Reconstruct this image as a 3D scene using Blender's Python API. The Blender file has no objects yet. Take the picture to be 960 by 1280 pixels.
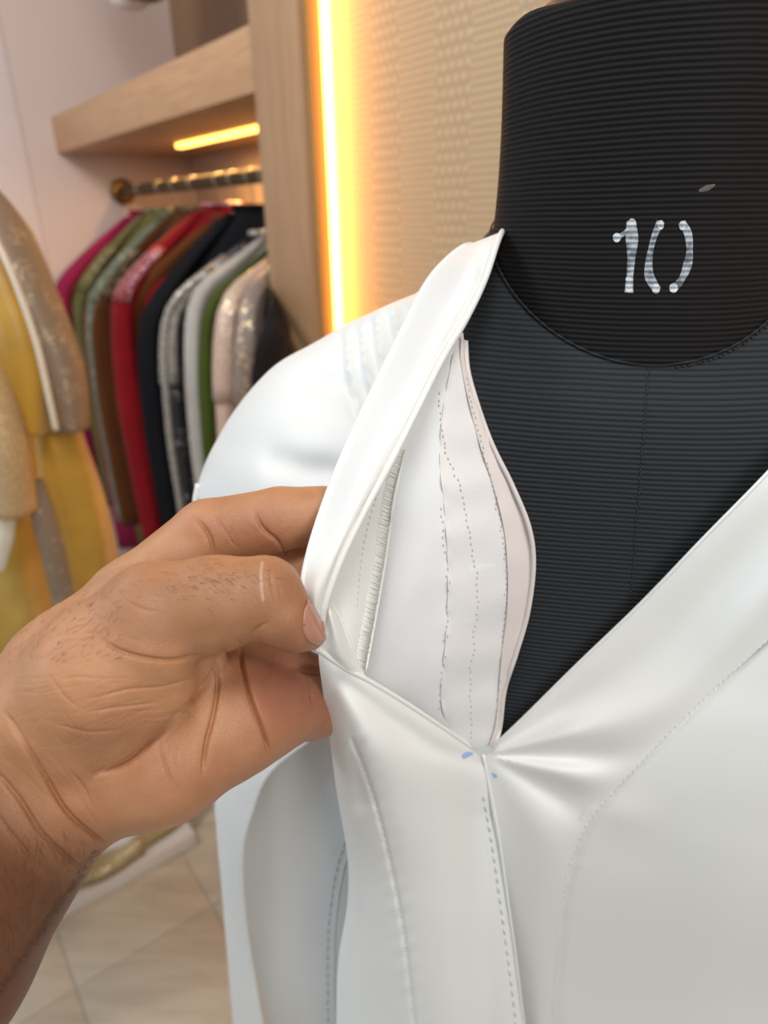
import bpy, bmesh, math, random
import numpy as np
from mathutils import Vector, Matrix
from mathutils.bvhtree import BVHTree
random.seed(4); RNG = np.random.default_rng(4)
S = bpy.context.scene; COL = S.collection

# ---------------------------------------------------------------- camera
F = 853.0; PITCH = math.radians(23.5); ROLL = math.radians(1.2)
CAM = np.array([0, 0, 1.45])
FW = np.array([0, math.cos(PITCH), -math.sin(PITCH)])
_r0 = np.array([1.0, 0, 0]); _u0 = np.array([0, math.sin(PITCH), math.cos(PITCH)])
RT = _r0*math.cos(ROLL) - _u0*math.sin(ROLL); UP = _u0*math.cos(ROLL) + _r0*math.sin(ROLL)
cd = bpy.data.cameras.new('camera'); cam = bpy.data.objects.new('camera', cd); COL.objects.link(cam)
M = Matrix.Identity(4)
for i in range(3):
    M[i][0] = RT[i]; M[i][1] = UP[i]; M[i][2] = -FW[i]; M[i][3] = CAM[i]
cam.matrix_world = M
cd.sensor_fit = 'VERTICAL'; cd.sensor_height = 36.0; cd.lens = F/1280*36.0; cd.clip_start = 0.02
cd.dof.use_dof = True; cd.dof.focus_distance = 0.25; cd.dof.aperture_fstop = 8.0
S.camera = cam
# ---------------------------------------------------------------- world, lamps, exposure
w = bpy.data.worlds.new('shop_air'); S.world = w; w.use_nodes = True
w.node_tree.nodes['Background'].inputs[0].default_value = (0.97, 0.99, 1.0, 1)
w.node_tree.nodes['Background'].inputs[1].default_value = 0.31
S.view_settings.view_transform = 'Standard'; S.view_settings.look = 'None'
S.view_settings.exposure = 0.0; S.view_settings.gamma = 1.0; S.view_settings.use_curve_mapping = False
def area(name, loc, target, size, power, col=(1, 1, 1), sy=None):
    d = bpy.data.lights.new(name, 'AREA'); d.energy = power; d.color = col
    d.shape = 'RECTANGLE'; d.size = size; d.size_y = sy or size
    o = bpy.data.objects.new(name, d); COL.objects.link(o); o.location = loc
    o.rotation_euler = (Vector(target)-Vector(loc)).to_track_quat('-Z', 'Y').to_euler()
    return o
area('ceiling_panel_lamp', (0.0, -0.4, 2.75), (0.05, 0.4, 1.2), 0.5, 12, (1, 0.98, 0.94))
area('added_front_fill', (0.85, -1.2, 2.15), (0.1, 0.4, 1.1), 0.9, 15, (1, 0.965, 0.92))  # added fill to brighten front faces, stands for no known fixture
area('shop_window_lamp', (-1.7, -0.1, 2.0), (-0.1, 0.4, 1.2), 0.7, 8.5, (0.44, 0.73, 1))
area('wardrobe_ceiling_lamp', (-1.5, 0.75, 2.75), (-0.9, 2.0, 1.2), 0.7, 23, (1, 0.90, 0.82))

# ---------------------------------------------------------------- pixel rays -> points
def ray(px, py): return FW + ((px-480)/F)*RT - ((py-640)/F)*UP
def PY(px, py, Y):
    v = ray(px, py); return CAM + v*(Y/v[1])
def PD(px, py, d): return CAM + d*ray(px, py)
def grid_PY(A):                       # (...,3) array of px,py,Y -> world
    px, py, Y = A[..., 0], A[..., 1], A[..., 2]
    v = FW + ((px-480)/F)[..., None]*RT - ((py-640)/F)[..., None]*UP
    return CAM + v*(Y/v[..., 1])[..., None]
def to_px(P):
    v = P-CAM; d = v@FW
    return np.stack([480+F*(v@RT)/d, 640-F*(v@UP)/d, d], -1)

# ---------------------------------------------------------------- materials
def mat(name, base, rough=0.6, **kw):
    m = bpy.data.materials.new(name); m.use_nodes = True
    b = m.node_tree.nodes['Principled BSDF']
    b.inputs['Base Color'].default_value = (*base, 1); b.inputs['Roughness'].default_value = rough
    for k, v in kw.items():
        b.inputs[k.replace('_', ' ')].default_value = v
    return m
class N:
    def __init__(s, m): s.t = m.node_tree; s.b = s.t.nodes['Principled BSDF']
    def new(s, ty, ins=None, **kw):
        n = s.t.nodes.new(ty)
        for k, v in kw.items(): setattr(n, k, v)
        for k, v in (ins or {}).items():
            if isinstance(v, bpy.types.NodeSocket): s.t.links.new(v, n.inputs[k])
            else: n.inputs[k].default_value = v
        return n
    def obj(s): return s.new('ShaderNodeTexCoord').outputs['Object']
    def math(s, op, a, b=0.0):
        return s.new('ShaderNodeMath', {0: a, 1: b}, operation=op).outputs[0]
    def mapped(s, scale, co=None, rot=(0, 0, 0)):
        return s.new('ShaderNodeMapping', {'Vector': co or s.obj(), 'Scale': scale, 'Rotation': rot}).outputs[0]
    def ramp(s, fac, stops):
        r = s.new('ShaderNodeValToRGB', {0: fac}); e = r.color_ramp.elements
        while len(e) < len(stops): e.new(0.5)
        for i, (p, c) in enumerate(stops): e[i].position = p; e[i].color = (*c, 1)
        return r.outputs[0]
    def bump(s, h, strength=0.3, dist=0.001, normal=None):
        ins = {'Height': h, 'Strength': strength, 'Distance': dist}
        if normal is not None: ins['Normal'] = normal
        return s.new('ShaderNodeBump', ins).outputs[0]
    def link(s, a, name): s.t.links.new(a, s.b.inputs[name])

def fabric(name, base, rough=0.55, weave=3500, var=0.05, sheen=0.25, bump=0.12, shade=None):
    m = mat(name, base, rough, Sheen_Weight=sheen, Sheen_Roughness=0.5)
    n = N(m); co = n.obj()
    noi = n.new('ShaderNodeTexNoise', {'Vector': co, 'Scale': 9.0, 'Detail': 3.0}).outputs[0]
    lo = tuple(c*(1-var) for c in base); hi = tuple(min(1, c*(1+var)) for c in base)
    n.link(n.ramp(noi, [(0.3, lo), (0.7, shade or hi)]), 'Base Color')
    a = n.new('ShaderNodeTexNoise', {'Vector': n.mapped((weave, weave*0.2, weave)), 'Scale': 1.0, 'Detail': 2.0}).outputs[0]
    n.link(n.bump(a, bump, 0.0004), 'Normal')
    return m
def sequin(name, base, glint, scale=260, rough=0.35, amount=0.55):
    m = mat(name, base, rough); n = N(m); co = n.obj()
    v = n.new('ShaderNodeTexVoronoi', {'Vector': co, 'Scale': scale})
    big = n.new('ShaderNodeTexNoise', {'Vector': co, 'Scale': 30.0, 'Detail': 3.0}).outputs[0]
    msk = n.math('MULTIPLY', n.math('LESS_THAN', v.outputs['Distance'], 0.4), n.math('GREATER_THAN', big, 1-amount))
    mix = n.new('ShaderNodeMix', {0: msk}, data_type='RGBA')
    mix.inputs[6].default_value = (*base, 1); mix.inputs[7].default_value = (*glint, 1)
    n.link(mix.outputs[2], 'Base Color'); n.link(n.math('MULTIPLY', msk, 0.7), 'Metallic')
    n.link(n.bump(v.outputs['Color'], 0.5, 0.002), 'Normal')
    return m
def wood(name, a, b, rough=0.45, sc=(14, 14, 1.2)):
    m = mat(name, a, rough); n = N(m)
    co = n.mapped(sc)
    f = n.new('ShaderNodeTexNoise', {'Vector': co, 'Scale': 4.0, 'Detail': 6.0, 'Roughness': 0.6, 'Distortion': 0.6}).outputs[0]
    g = n.new('ShaderNodeTexNoise', {'Vector': n.mapped(tuple(s*5 for s in sc)), 'Scale': 6.0, 'Detail': 2.0}).outputs[0]
    n.link(n.ramp(n.math('ADD', n.math('MULTIPLY', f, 0.75), n.math('MULTIPLY', g, 0.25)), [(0.35, a), (0.65, b)]), 'Base Color')
    n.link(n.bump(g, 0.1, 0.0005), 'Normal')
    return m
def emit(name, col, strength):
    m = bpy.data.materials.new(name); m.use_nodes = True; t = m.node_tree
    b = t.nodes['Principled BSDF']; b.inputs['Base Color'].default_value = (*col, 1)
    b.inputs['Emission Color'].default_value = (*col, 1); b.inputs['Emission Strength'].default_value = strength
    return m

WHITE = fabric('ivory_crepe', (0.815, 0.82, 0.80), 0.5, var=0.015, sheen=0.15)
LINING = fabric('white_lining', (0.80, 0.81, 0.82), 0.55, var=0.02, sheen=0.2, bump=0.3)
FACING = fabric('blush_white_interfacing', (0.79, 0.775, 0.77), 0.5, var=0.04, sheen=0.2, bump=0.4)
THREAD = mat('ivory_thread', (0.80, 0.80, 0.77), 0.6)
GREYTHREAD = mat('grey_green_thread', (0.62, 0.66, 0.63), 0.6)
HOLE = mat('needle_hole', (0.55, 0.535, 0.52), 0.9)
BLUECHALK = mat('blue_tailor_mark', (0.36, 0.52, 0.80), 0.9)

def ribbed(name, a, b, sheen):
    m = mat(name, a, 0.75, Sheen_Weight=sheen, Sheen_Roughness=0.45, Specular_IOR_Level=0.18); n = N(m)
    sep = n.new('ShaderNodeSeparateXYZ', {0: n.obj()})
    ns = n.new('ShaderNodeTexNoise', {'Vector': n.obj(), 'Scale': 14.0, 'Detail': 2.0}).outputs[0]
    z = n.math('ADD', sep.outputs[2], n.math('MULTIPLY', ns, 0.002))
    s = n.math('SINE', n.math('MULTIPLY', z, 2*math.pi/0.00205))
    fine = n.new('ShaderNodeTexNoise', {'Vector': n.mapped((1500, 1500, 4000)), 'Scale': 1.0, 'Detail': 2.0}).outputs[0]
    h = n.math('ADD', n.math('MULTIPLY', s, 0.5), n.math('MULTIPLY', fine, 0.35))
    n.link(n.ramp(n.math('ADD', n.math('MULTIPLY', s, 0.5), 0.5), [(0.0, tuple(c*0.6 for c in a)), (0.7, b)]), 'Base Color')
    n.link(n.bump(h, 0.55, 0.0006), 'Normal')
    return m
NECKBLACK = ribbed('black_rib_knit', (0.009, 0.008, 0.008), (0.013, 0.0115, 0.012), 0.0)
CHESTBLACK = ribbed('charcoal_rib_knit', (0.018, 0.020, 0.023), (0.030, 0.034, 0.039), 0.08)
CHALK = mat('white_marker', (0.55, 0.58, 0.62), 0.8)
_n = N(CHALK)
_f = _n.new('ShaderNodeTexNoise', {'Vector': _n.obj(), 'Scale': 260.0, 'Detail': 3.0}).outputs[0]
def rib_chalk(n, fac, lo, hi):
    z = n.new('ShaderNodeSeparateXYZ', {0: n.obj()}).outputs[2]
    ns = n.new('ShaderNodeTexNoise', {'Vector': n.obj(), 'Scale': 14.0, 'Detail': 2.0}).outputs[0]
    sn = n.math('SINE', n.math('MULTIPLY', n.math('ADD', z, n.math('MULTIPLY', ns, 0.002)), 2*math.pi/0.00205))
    n.link(n.ramp(n.math('ADD', fac, n.math('MULTIPLY', sn, 0.09)), [(0.32, lo), (0.62, hi)]), 'Base Color'); n.link(n.bump(sn, 0.5, 0.0005), 'Normal')
rib_chalk(_n, _f, (0.10, 0.115, 0.14), (0.48, 0.52, 0.57))
CHALKDOT = mat('white_marker_blob', (0.72, 0.74, 0.76), 0.9, Specular_IOR_Level=0.1)
_n = N(CHALKDOT); rib_chalk(_n, _n.new('ShaderNodeTexNoise', {'Vector': _n.obj(), 'Scale': 400.0, 'Detail': 2.0}).outputs[0], (0.42, 0.44, 0.47), (0.74, 0.76, 0.78))

# ---------------------------------------------------------------- mesh helpers
def link(name, me, m=None, parent=None, smooth=True, angle=None):
    o = bpy.data.objects.new(name, me); COL.objects.link(o)
    if m: me.materials.append(m)
    if parent: o.parent = parent
    if smooth:
        me.polygons.foreach_set('use_smooth', [True]*len(me.polygons))
        if angle: me.set_sharp_from_angle(angle=math.radians(angle))
    return o
def mesh(name, V, Fc):
    me = bpy.data.meshes.new(name); me.from_pydata([tuple(map(float, v)) for v in V], [], Fc); me.update(); return me
def empty(name, loc, label=None, cat=None, group=None):
    o = bpy.data.objects.new(name, None); COL.objects.link(o); o.location = loc
    o.empty_display_size = 0.05
    if label: tag(o, label, cat, group)
    bpy.context.view_layer.update()
    return o
def tag(o, label, cat, group=None):
    o['label'] = label; o['category'] = cat
    if group: o['group'] = group
    return o
def keep(o, parent):                    # parent keeping the world position
    o.parent = parent; o.matrix_parent_inverse = Matrix.Translation(parent.location).inverted(); return o
def cr(P, n, closed=False):             # Catmull-Rom through P, n samples equally spaced in length
    P = np.asarray(P, float)
    if len(P) == 2:
        t = np.linspace(0, 1, n)[:, None]; return P[0]*(1-t)+P[1]*t
    Q = np.vstack([2*P[0]-P[1], P, 2*P[-1]-P[-2]])
    t = np.linspace(0, 1, 16, endpoint=False)[:, None]; out = []
    for i in range(1, len(Q)-2):
        a, b, c, d = Q[i-1], Q[i], Q[i+1], Q[i+2]
        out.append(0.5*(2*b+(c-a)*t+(2*a-5*b+4*c-d)*t**2+(3*b-a-3*c+d)*t**3))
    out = np.vstack(out+[P[-1:]])
    L = np.r_[0, np.cumsum(np.linalg.norm(np.diff(out[:, :2] if out.shape[1] == 3 and out[:, :2].max() > 5 else out, axis=0), axis=1))]
    s = np.linspace(0, L[-1], n)
    return np.stack([np.interp(s, L, out[:, k]) for k in range(out.shape[1])], 1)
def crcol(A, n, knots=None):            # A (rows, m, 3) -> (n, m, 3) Catmull-Rom along rows; knots = row indices kept sharp
    R = len(A); kn = [0]+list(knots or [])+[R-1]; parts = []
    for a, b in zip(kn[:-1], kn[1:]):
        seg = A[a:b+1]; k = max(2, int(round(n*(b-a)/(R-1)))+1)
        u = np.linspace(0, len(seg)-1, k)
        if len(seg) == 2: o = seg[0]*(1-u)[:, None, None]+seg[1]*u[:, None, None]
        else:
            Q = np.concatenate([2*seg[:1]-seg[1:2], seg, 2*seg[-1:]-seg[-2:-1]])
            i = np.clip(u.astype(int), 0, len(seg)-2); t = (u-i)[:, None, None]
            p, q, r, s = Q[i], Q[i+1], Q[i+2], Q[i+3]
            o = 0.5*(2*q+(r-p)*t+(2*p-5*q+4*r-s)*t**2+(3*q-p-3*r+s)*t**3)
        parts.append(o if not parts else o[1:])
    return np.concatenate(parts)
def quads(nu, nv, off=0, flip=False):
    f = []
    for i in range(nu-1):
        for j in range(nv-1):
            q = (off+i*nv+j, off+i*nv+j+1, off+(i+1)*nv+j+1, off+(i+1)*nv+j)
            f.append(q[::-1] if flip else q)
    return f
def tube_geo(P, r, k=8, off=0, taper=False):
    P = np.asarray(P, float); n = len(P); T = np.gradient(P, axis=0); T /= np.linalg.norm(T, axis=1)[:, None]+1e-12
    up = np.array([0.3, -0.8, 0.52]); V = []
    rr = np.full(n, r) if np.isscalar(r) else np.asarray(r)
    for i in range(n):
        a = np.cross(T[i], up); a /= np.linalg.norm(a)+1e-12; b = np.cross(T[i], a)
        for j in range(k):
            t = 2*math.pi*j/k; V.append(P[i]+rr[i]*(math.cos(t)*a+math.sin(t)*b))
    f = []
    for i in range(n-1):
        for j in range(k):
            f.append((off+i*k+j, off+i*k+(j+1) % k, off+(i+1)*k+(j+1) % k, off+(i+1)*k+j))
    f.append(tuple(off+j for j in range(k))[::-1]); f.append(tuple(off+(n-1)*k+j for j in range(k)))
    return V, f
def tube(name, P, r, m, parent=None, k=10):
    V, f = tube_geo(P, r, k); o = link(name, mesh(name, V, f), m)
    return keep(o, parent) if parent else o
def box(name, c, ax, m, parent=None, bev=0.002, smooth=True):     # c centre, ax three half-vectors
    V = []; ax = [np.asarray(a, float) for a in ax]
    for sx in (-1, 1):
        for sy in (-1, 1):
            for sz in (-1, 1): V.append(np.asarray(c)+sx*ax[0]+sy*ax[1]+sz*ax[2])
    f = [(0, 1, 3, 2), (4, 6, 7, 5), (0, 4, 5, 1), (2, 3, 7, 6), (0, 2, 6, 4), (1, 5, 7, 3)]
    bm = bmesh.new(); vs = [bm.verts.new(v) for v in V]
    for q in f: bm.faces.new([vs[i] for i in q])
    bmesh.ops.recalc_face_normals(bm, faces=bm.faces)
    if bev: bmesh.ops.bevel(bm, geom=bm.edges[:], offset=bev, segments=2, affect='EDGES', profile=0.5)
    me = bpy.data.meshes.new(name); bm.to_mesh(me); bm.free()
    o = link(name, me, m, None, smooth, 35)
    return keep(o, parent) if parent else o
def bvh_of(V, f): return BVHTree.FromPolygons([tuple(v) for v in V], f)
def hitY(bvh, px, py, fallback=0.33):
    v = ray(px, py); l = np.linalg.norm(v)
    h = bvh.ray_cast(Vector(CAM), Vector(v/l), 3.0)
    if h[0] is None:
        q = bvh.find_nearest(Vector(PY(px, py, 0.3)))
        return q[0].y if q[0] is not None else fallback
    return h[0].y
def poly_dist(X, Yy, poly):             # distance (pixels) to a polyline and signed side
    poly = np.asarray(poly, float); D = np.full(X.shape, 1e9); Sg = np.zeros(X.shape)
    for a, b in zip(poly[:-1], poly[1:]):
        d = b-a; L = d@d+1e-9
        t = np.clip(((X-a[0])*d[0]+(Yy-a[1])*d[1])/L, 0, 1)
        ex, ey = X-(a[0]+t*d[0]), Yy-(a[1]+t*d[1]); dd = np.hypot(ex, ey); m = dd < D
        D = np.where(m, dd, D); Sg = np.where(m, np.sign(d[0]*ey-d[1]*ex), Sg)
    return D, Sg
def smooth_poly(P, n=40): return cr(np.asarray(P, float), n)
HOST = {}
def sheet(name, rows, nu, nv, m, parent, th=0.0007, fold=None, onto=None, off=0.0008, rolls=(), knots=None, roll_m=None, grow=None):
    """a cloth panel: rows of (px,py,Y) control points -> closed thin sheet with depth folds"""
    if rows[-1][0][1] >= 1420: rows = list(rows)+[[(521+(p[0]-521)*0.88, 1600, p[2]+0.004) for p in rows[-1]]]
    if rows[0][0][1] >= 1420:
        rows = [[(521+(p[0]-521)*0.88, 1600, p[2]+0.004) for p in rows[0]]]+list(rows)
        if knots: knots = [k+1 for k in knots]
    R = []
    for r in rows:
        r = np.array([(p[0], p[1], p[2] if len(p) > 2 else 0.25) for p in r], float)
        R.append(cr(r, nv))
    A = crcol(np.array(R), nu, knots); nu = len(A)
    if onto is not None:
        hosts = onto if isinstance(onto, list) else [onto]
        for i in range(nu):
            for j in range(nv):
                A[i, j, 2] = min(hitY(HOST[h], A[i, j, 0], A[i, j, 1]) for h in hosts)-off-A[i, j, 2]*(1 if A[i, j, 2] < 0.1 else 0)
        for _ in range(3):
            B = A[..., 2].copy(); B[1:-1] = (A[:-2, :, 2]+2*A[1:-1, :, 2]+A[2:, :, 2])/4; A[..., 2] = B
            B = A[..., 2].copy(); B[:, 1:-1] = (A[:, :-2, 2]+2*A[:, 1:-1, 2]+A[:, 2:, 2])/4; A[..., 2] = B
    if fold is not None:
        u, v = np.meshgrid(np.linspace(0, 1, nu), np.linspace(0, 1, nv), indexing='ij')
        A[..., 2] += fold(A[..., 0], A[..., 1], u, v)
    P = grid_PY(A)
    gu = np.gradient(P, axis=0); gv = np.gradient(P, axis=1); n = np.cross(gu, gv)
    n /= np.linalg.norm(n, axis=2)[..., None]+1e-12
    if np.sum(n*(CAM-P)) < 0: n = -n; fl = False
    else: fl = True
    front = P.reshape(-1, 3); back = (P-n*th).reshape(-1, 3)
    # front winding: quad (i,j),(i,j+1),(i+1,j+1) has normal gv x gu = -(gu x gv)
    K = nu*nv
    f = quads(nu, nv, 0, fl)+quads(nu, nv, K, not fl)
    bd = [j for j in range(nv)]+[i*nv+nv-1 for i in range(1, nu)]+[(nu-1)*nv+j for j in range(nv-2, -1, -1)]+[i*nv for i in range(nu-2, 0, -1)]
    for a, b in zip(bd, bd[1:]+bd[:1]):
        q = (a, b, b+K, a+K); f.append(q if fl else q[::-1])
    V = list(front)+list(back)
    HOST[name] = bvh_of(front, quads(nu, nv))
    for side, r in rolls:
        E = {'u0': P[0], 'u1': P[-1], 'v0': P[:, 0], 'v1': P[:, -1]}[side]
        tv, tf = tube_geo(E, r, 8, len(V)); V += tv; f += tf
    o = link(name.split('|')[0], mesh(name, V, f), m, None, True, 50)
    return keep(o, parent) if parent else o
def on(host, px, py, off=0.0003):
    hs = host if isinstance(host, list) else [host]
    Y = min(hitY(HOST[h], px, py) for h in hs)
    return PY(px, py, Y-off)
def stitches(name, host, path, n, ln, r, m, parent, off=0.0002, cross=None, jitter=0.0):
    P = smooth_poly(path, 400); L = np.r_[0, np.cumsum(np.linalg.norm(np.diff(P, axis=0), axis=1))]
    V, f = [], []
    for k in range(n):
        s = (k+0.5)/n*L[-1]
        def at(q): return np.array([np.interp(q, L, P[:, 0]), np.interp(q, L, P[:, 1])])
        a, b = at(s-ln/2), at(s+ln/2)
        j = RNG.normal(0, jitter, 2); a = a+j; b = b+j
        if cross:
            d = (b-a)/(np.linalg.norm(b-a)+1e-9); c = (a+b)/2; nrm = np.array([-d[1], d[0]])
            a = c+nrm*cross[0]+d*cross[2]; b = c+nrm*cross[1]-d*cross[2]
        m3 = (a+b)/2
        pts = [on(host, *a, off*0.3), on(host, *m3, off+r), on(host, *b, off*0.3)]
        tv, tf = tube_geo(pts, r, 5, len(V)); V += tv; f += tf
    o = link(name, mesh(name, V, f), m); o['kind'] = 'stuff'
    return keep(o, parent)
def seam_line(name, host, path, r, m, parent, off=0.0, n=60):
    P = smooth_poly(path, n); Q = np.array([on(host, *p, off) for p in P])
    for _ in range(3): Q[1:-1] = (Q[:-2]+2*Q[1:-1]+Q[2:])/4
    return tube(name, Q, r, m, parent, 8)

# ================================================================ the room
def horizon_dir(px):
    lo, hi = 0.0, 640.0
    for _ in range(60):
        md = (lo+hi)/2
        if ray(px, md)[2] > 0: lo = md
        else: hi = md
    v = ray(px, lo); v[2] = 0; return v/np.linalg.norm(v)
UA = horizon_dir(-225)                         # along the wardrobe, away to the left
NA = np.array([-UA[1], UA[0], 0.0])            # out of the wall, towards the shopper
Q0 = PY(345, 440, 1.5); Q0[2] = 0
ZA = np.array([0, 0, 1.0])
def W(u, n, z): return Q0+u*UA+n*NA+z*ZA
W0 = W
def wpx(px, py, off):                          # u, n, z of the ray's point in the plane n = off
    v = ray(px, py); t = ((Q0+off*NA-CAM)@NA)/(v@NA); P = CAM+t*v
    return (P-Q0)@UA, off, P[2]
def wbox(name, u, n, z, m, parent=None, bev=0.002):
    c = W((u[0]+u[1])/2, (n[0]+n[1])/2, (z[0]+z[1])/2)
    return box(name, c, [UA*(u[1]-u[0])/2, NA*(n[1]-n[0])/2, ZA*(z[1]-z[0])/2], m, parent, bev)
def structure(o): o['kind'] = 'structure'; return o

OAK = wood('light_oak_laminate', (0.36, 0.215, 0.115), (0.46, 0.285, 0.16))
OAKH = wood('light_oak_horizontal', (0.44, 0.255, 0.14), (0.57, 0.345, 0.195), sc=(1.6, 1.6, 22))
PINK = mat('pink_plaster', (0.70, 0.57, 0.53), 0.75)
PALEPINK = mat('pale_pink_plaster', (0.80, 0.69, 0.68), 0.75)
_n = N(PINK); _f = _n.new('ShaderNodeTexNoise', {'Vector': _n.obj(), 'Scale': 60.0, 'Detail': 4.0}).outputs[0]
_n.link(_n.bump(_f, 0.05, 0.001), 'Normal')
# floor tile, warm beige with wood-like streaks
TILE = mat('beige_wood_look_tile', (0.55, 0.48, 0.38), 0.35); _n = N(TILE)
_co = _n.mapped((2.0, 11.0, 1.0), rot=(0, 0, math.atan2(NA[1], NA[0])))
_a = _n.new('ShaderNodeTexNoise', {'Vector': _co, 'Scale': 2.2, 'Detail': 7.0, 'Roughness': 0.6, 'Distortion': 0.8}).outputs[0]
_n.link(_n.ramp(_a, [(0.25, (0.50, 0.435, 0.335)), (0.5, (0.61, 0.545, 0.44)), (0.75, (0.68, 0.62, 0.52))]), 'Base Color')
# ---- floor: tiles with recessed joints
sub = structure(wbox('floor', (-1.6, 2.6), (-1.2, 3.2), (-0.06, -0.004), mat('grout', (0.50, 0.45, 0.37), 0.9), None, 0))
tile_me = None
for i in range(8):
    for j in range(5):
        u0 = -1.6+j*0.6+0.18; n0 = -0.5+i*0.30
        if n0 > 1.8: continue
        o = wbox('floor_tile', (u0+0.001, u0+0.599), (n0+0.001, n0+0.299), (-0.02, 0.0), TILE, sub, 0.001)
# ---- back wall (woven wallpaper) right of the pillar, set back
WP = mat('woven_gold_wallpaper', (0.55, 0.41, 0.25), 0.5); _n = N(WP)
_o = _n.obj()
def _dot(axis): return _n.new('ShaderNodeVectorMath', {0: _o, 1: tuple(axis)}, operation='DOT_PRODUCT').outputs['Value']
_u = _dot(UA); _z = _n.new('ShaderNodeSeparateXYZ', {0: _o}).outputs[2]
_band = _n.math('SINE', _n.math('MULTIPLY', _u, 2*math.pi/0.16))
_band = _n.math('GREATER_THAN', _band, 0.1)
def _dots(p):
    row = _n.math('FLOOR', _n.math('DIVIDE', _z, p))
    sh = _n.math('MULTIPLY', _n.math('MODULO', row, 2.0), p*0.5)
    fu = _n.math('SUBTRACT', _n.math('FRACT', _n.math('DIVIDE', _n.math('ADD', _u, sh), p)), 0.5)
    fz = _n.math('SUBTRACT', _n.math('FRACT', _n.math('DIVIDE', _z, p)), 0.5)
    d = _n.math('SQRT', _n.math('ADD', _n.math('POWER', fu, 2.0), _n.math('POWER', fz, 2.0)))
    return _n.math('SUBTRACT', 1.0, _n.math('MINIMUM', _n.math('MULTIPLY', d, 2.2), 1.0))
_A = _dots(0.0165); _B = _dots(0.0100)
_h = _n.math('ADD', _n.math('MULTIPLY', _A, _band), _n.math('MULTIPLY', _B, _n.math('SUBTRACT', 1.0, _band)))
_n.link(_n.ramp(_h, [(0.05, (0.47, 0.345, 0.21)), (0.7, (0.61, 0.465, 0.30))]), 'Base Color')
_n.link(_n.bump(_h, 0.3, 0.003), 'Normal')
_n.b.inputs['Metallic'].default_value = 0.1
WALLN = -0.05
structure(wbox('wall_back', (-2.4, -0.165), (WALLN-0.06, WALLN), (0, 2.9), WP, None, 0))
structure(wbox('wall_right', (-0.16, 1.5), (-0.62, -0.562), (0, 2.9), PINK, None, 0))
structure(wbox('wall_left', (1.462, 1.56), (-0.561, 0.10), (0, 2.9), PINK, None, 0))
structure(wbox('trim_1', (1.458, 1.62), (0.1005, 0.62), (0, 2.9), PALEPINK, None, 0.004))

# ---- wardrobe: pillar panel, shelf, upper divider
ward = tag(empty('wardrobe', tuple(W(0.6, -0.2, 0)), 'built-in pale oak wardrobe with thick shelf and tall side panel beside glowing strip', 'wardrobe'), 'built-in pale oak wardrobe with thick shelf and tall side panel beside glowing strip', 'wardrobe')
wbox('side_panel', (-0.166, 0.002), (-0.56, 0.0), (0, 2.9), OAK, ward, 0.0015)
shelf = wbox('shelf', (0.003, 1.461), (-0.555, 0.0), (1.668, 1.775), OAKH, ward, 0.002)
SHLED = emit('shelf_led', (1.0, 0.55, 0.10), 5.0)
wbox('shelf_light_strip', (0.30, 0.99), (-0.262, -0.236), (1.656, 1.669), SHLED, ward, 0.003)
wbox('back_panel', (0.003, 1.461), (-0.5595, -0.48), (0, 1.667), mat('pale_pink_board', (0.62, 0.47, 0.38), 0.7), ward, 0)
wbox('upper_back_panel', (0.003, 1.461), (-0.5595, -0.47), (1.776, 2.9), wood('dark_oak', (0.24, 0.145, 0.085), (0.32, 0.20, 0.12)), ward, 0.002)
lamp = bpy.data.lights.new('shelf_glow', 'AREA'); lamp.energy = 5.5; lamp.color = (1, 0.58, 0.2); lamp.shape = 'RECTANGLE'; lamp.size = 0.7; lamp.size_y = 0.02
lo = bpy.data.objects.new('shelf_glow', lamp); COL.objects.link(lo); lo.location = W(0.64, -0.25, 1.65)
lo.rotation_euler = (0, 0, math.atan2(UA[1], UA[0]))

# ---- LED strip behind the panel edge
led = empty('led_strip_light', tuple(W(-0.17, -0.03, 0)), 'tall glowing warm yellow strip light between oak panel and textured wallpaper', 'light')
wbox('diffuser', (-0.196, -0.180), (-0.049, -0.036), (0.02, 2.88), emit('led_diffuser', (1.0, 0.60, 0.16), 6.0), led, 0.003)
wbox('profile', (-0.1795, -0.1665), (-0.049, -0.012), (0.02, 2.88), mat('amber_lit_edge', (0.42, 0.22, 0.06), 0.4), led, 0.001)  # amber colour paints the strip's light on the panel side

lamp = bpy.data.lights.new('led_glow', 'AREA'); lamp.energy = 4.0; lamp.color = (1, 0.38, 0.05); lamp.shape = 'RECTANGLE'; lamp.size = 2.8; lamp.size_y = 0.01
lo = bpy.data.objects.new('led_glow', lamp); COL.objects.link(lo); lo.location = W(-0.197, -0.018, 1.45)
_zz = -(Vector(-UA)*0.8-Vector(NA)*0.6); _xx = Vector((0, 0, 1)); _yy = _zz.cross(_xx)
lo.rotation_euler = Matrix((_xx, _yy, _zz)).transposed().to_euler()
# ---- rod with flange and rings
rod = empty('wardrobe_rail', tuple(W(0.75, -0.2, 1.55)), 'dark brass hanging rail with round wall flange under the oak shelf', 'rail')
BRASS = mat('antique_brass', (0.20, 0.12, 0.04), 0.35, Metallic=0.8)
DARKM = mat('dark_bronze', (0.13, 0.09, 0.05), 0.7, Metallic=0.2, Specular_IOR_Level=0.2)
tube('pole', [W(u, -0.2, 1.548) for u in np.linspace(0.003, 1.45, 12)], 0.018, DARKM, rod, 16)
tube('wall_flange', [W(1.461, -0.2, 1.548), W(1.445, -0.2, 1.548), W(1.444, -0.2, 1.548)], [0.043, 0.043, 0.03], BRASS, rod, 24)

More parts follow.
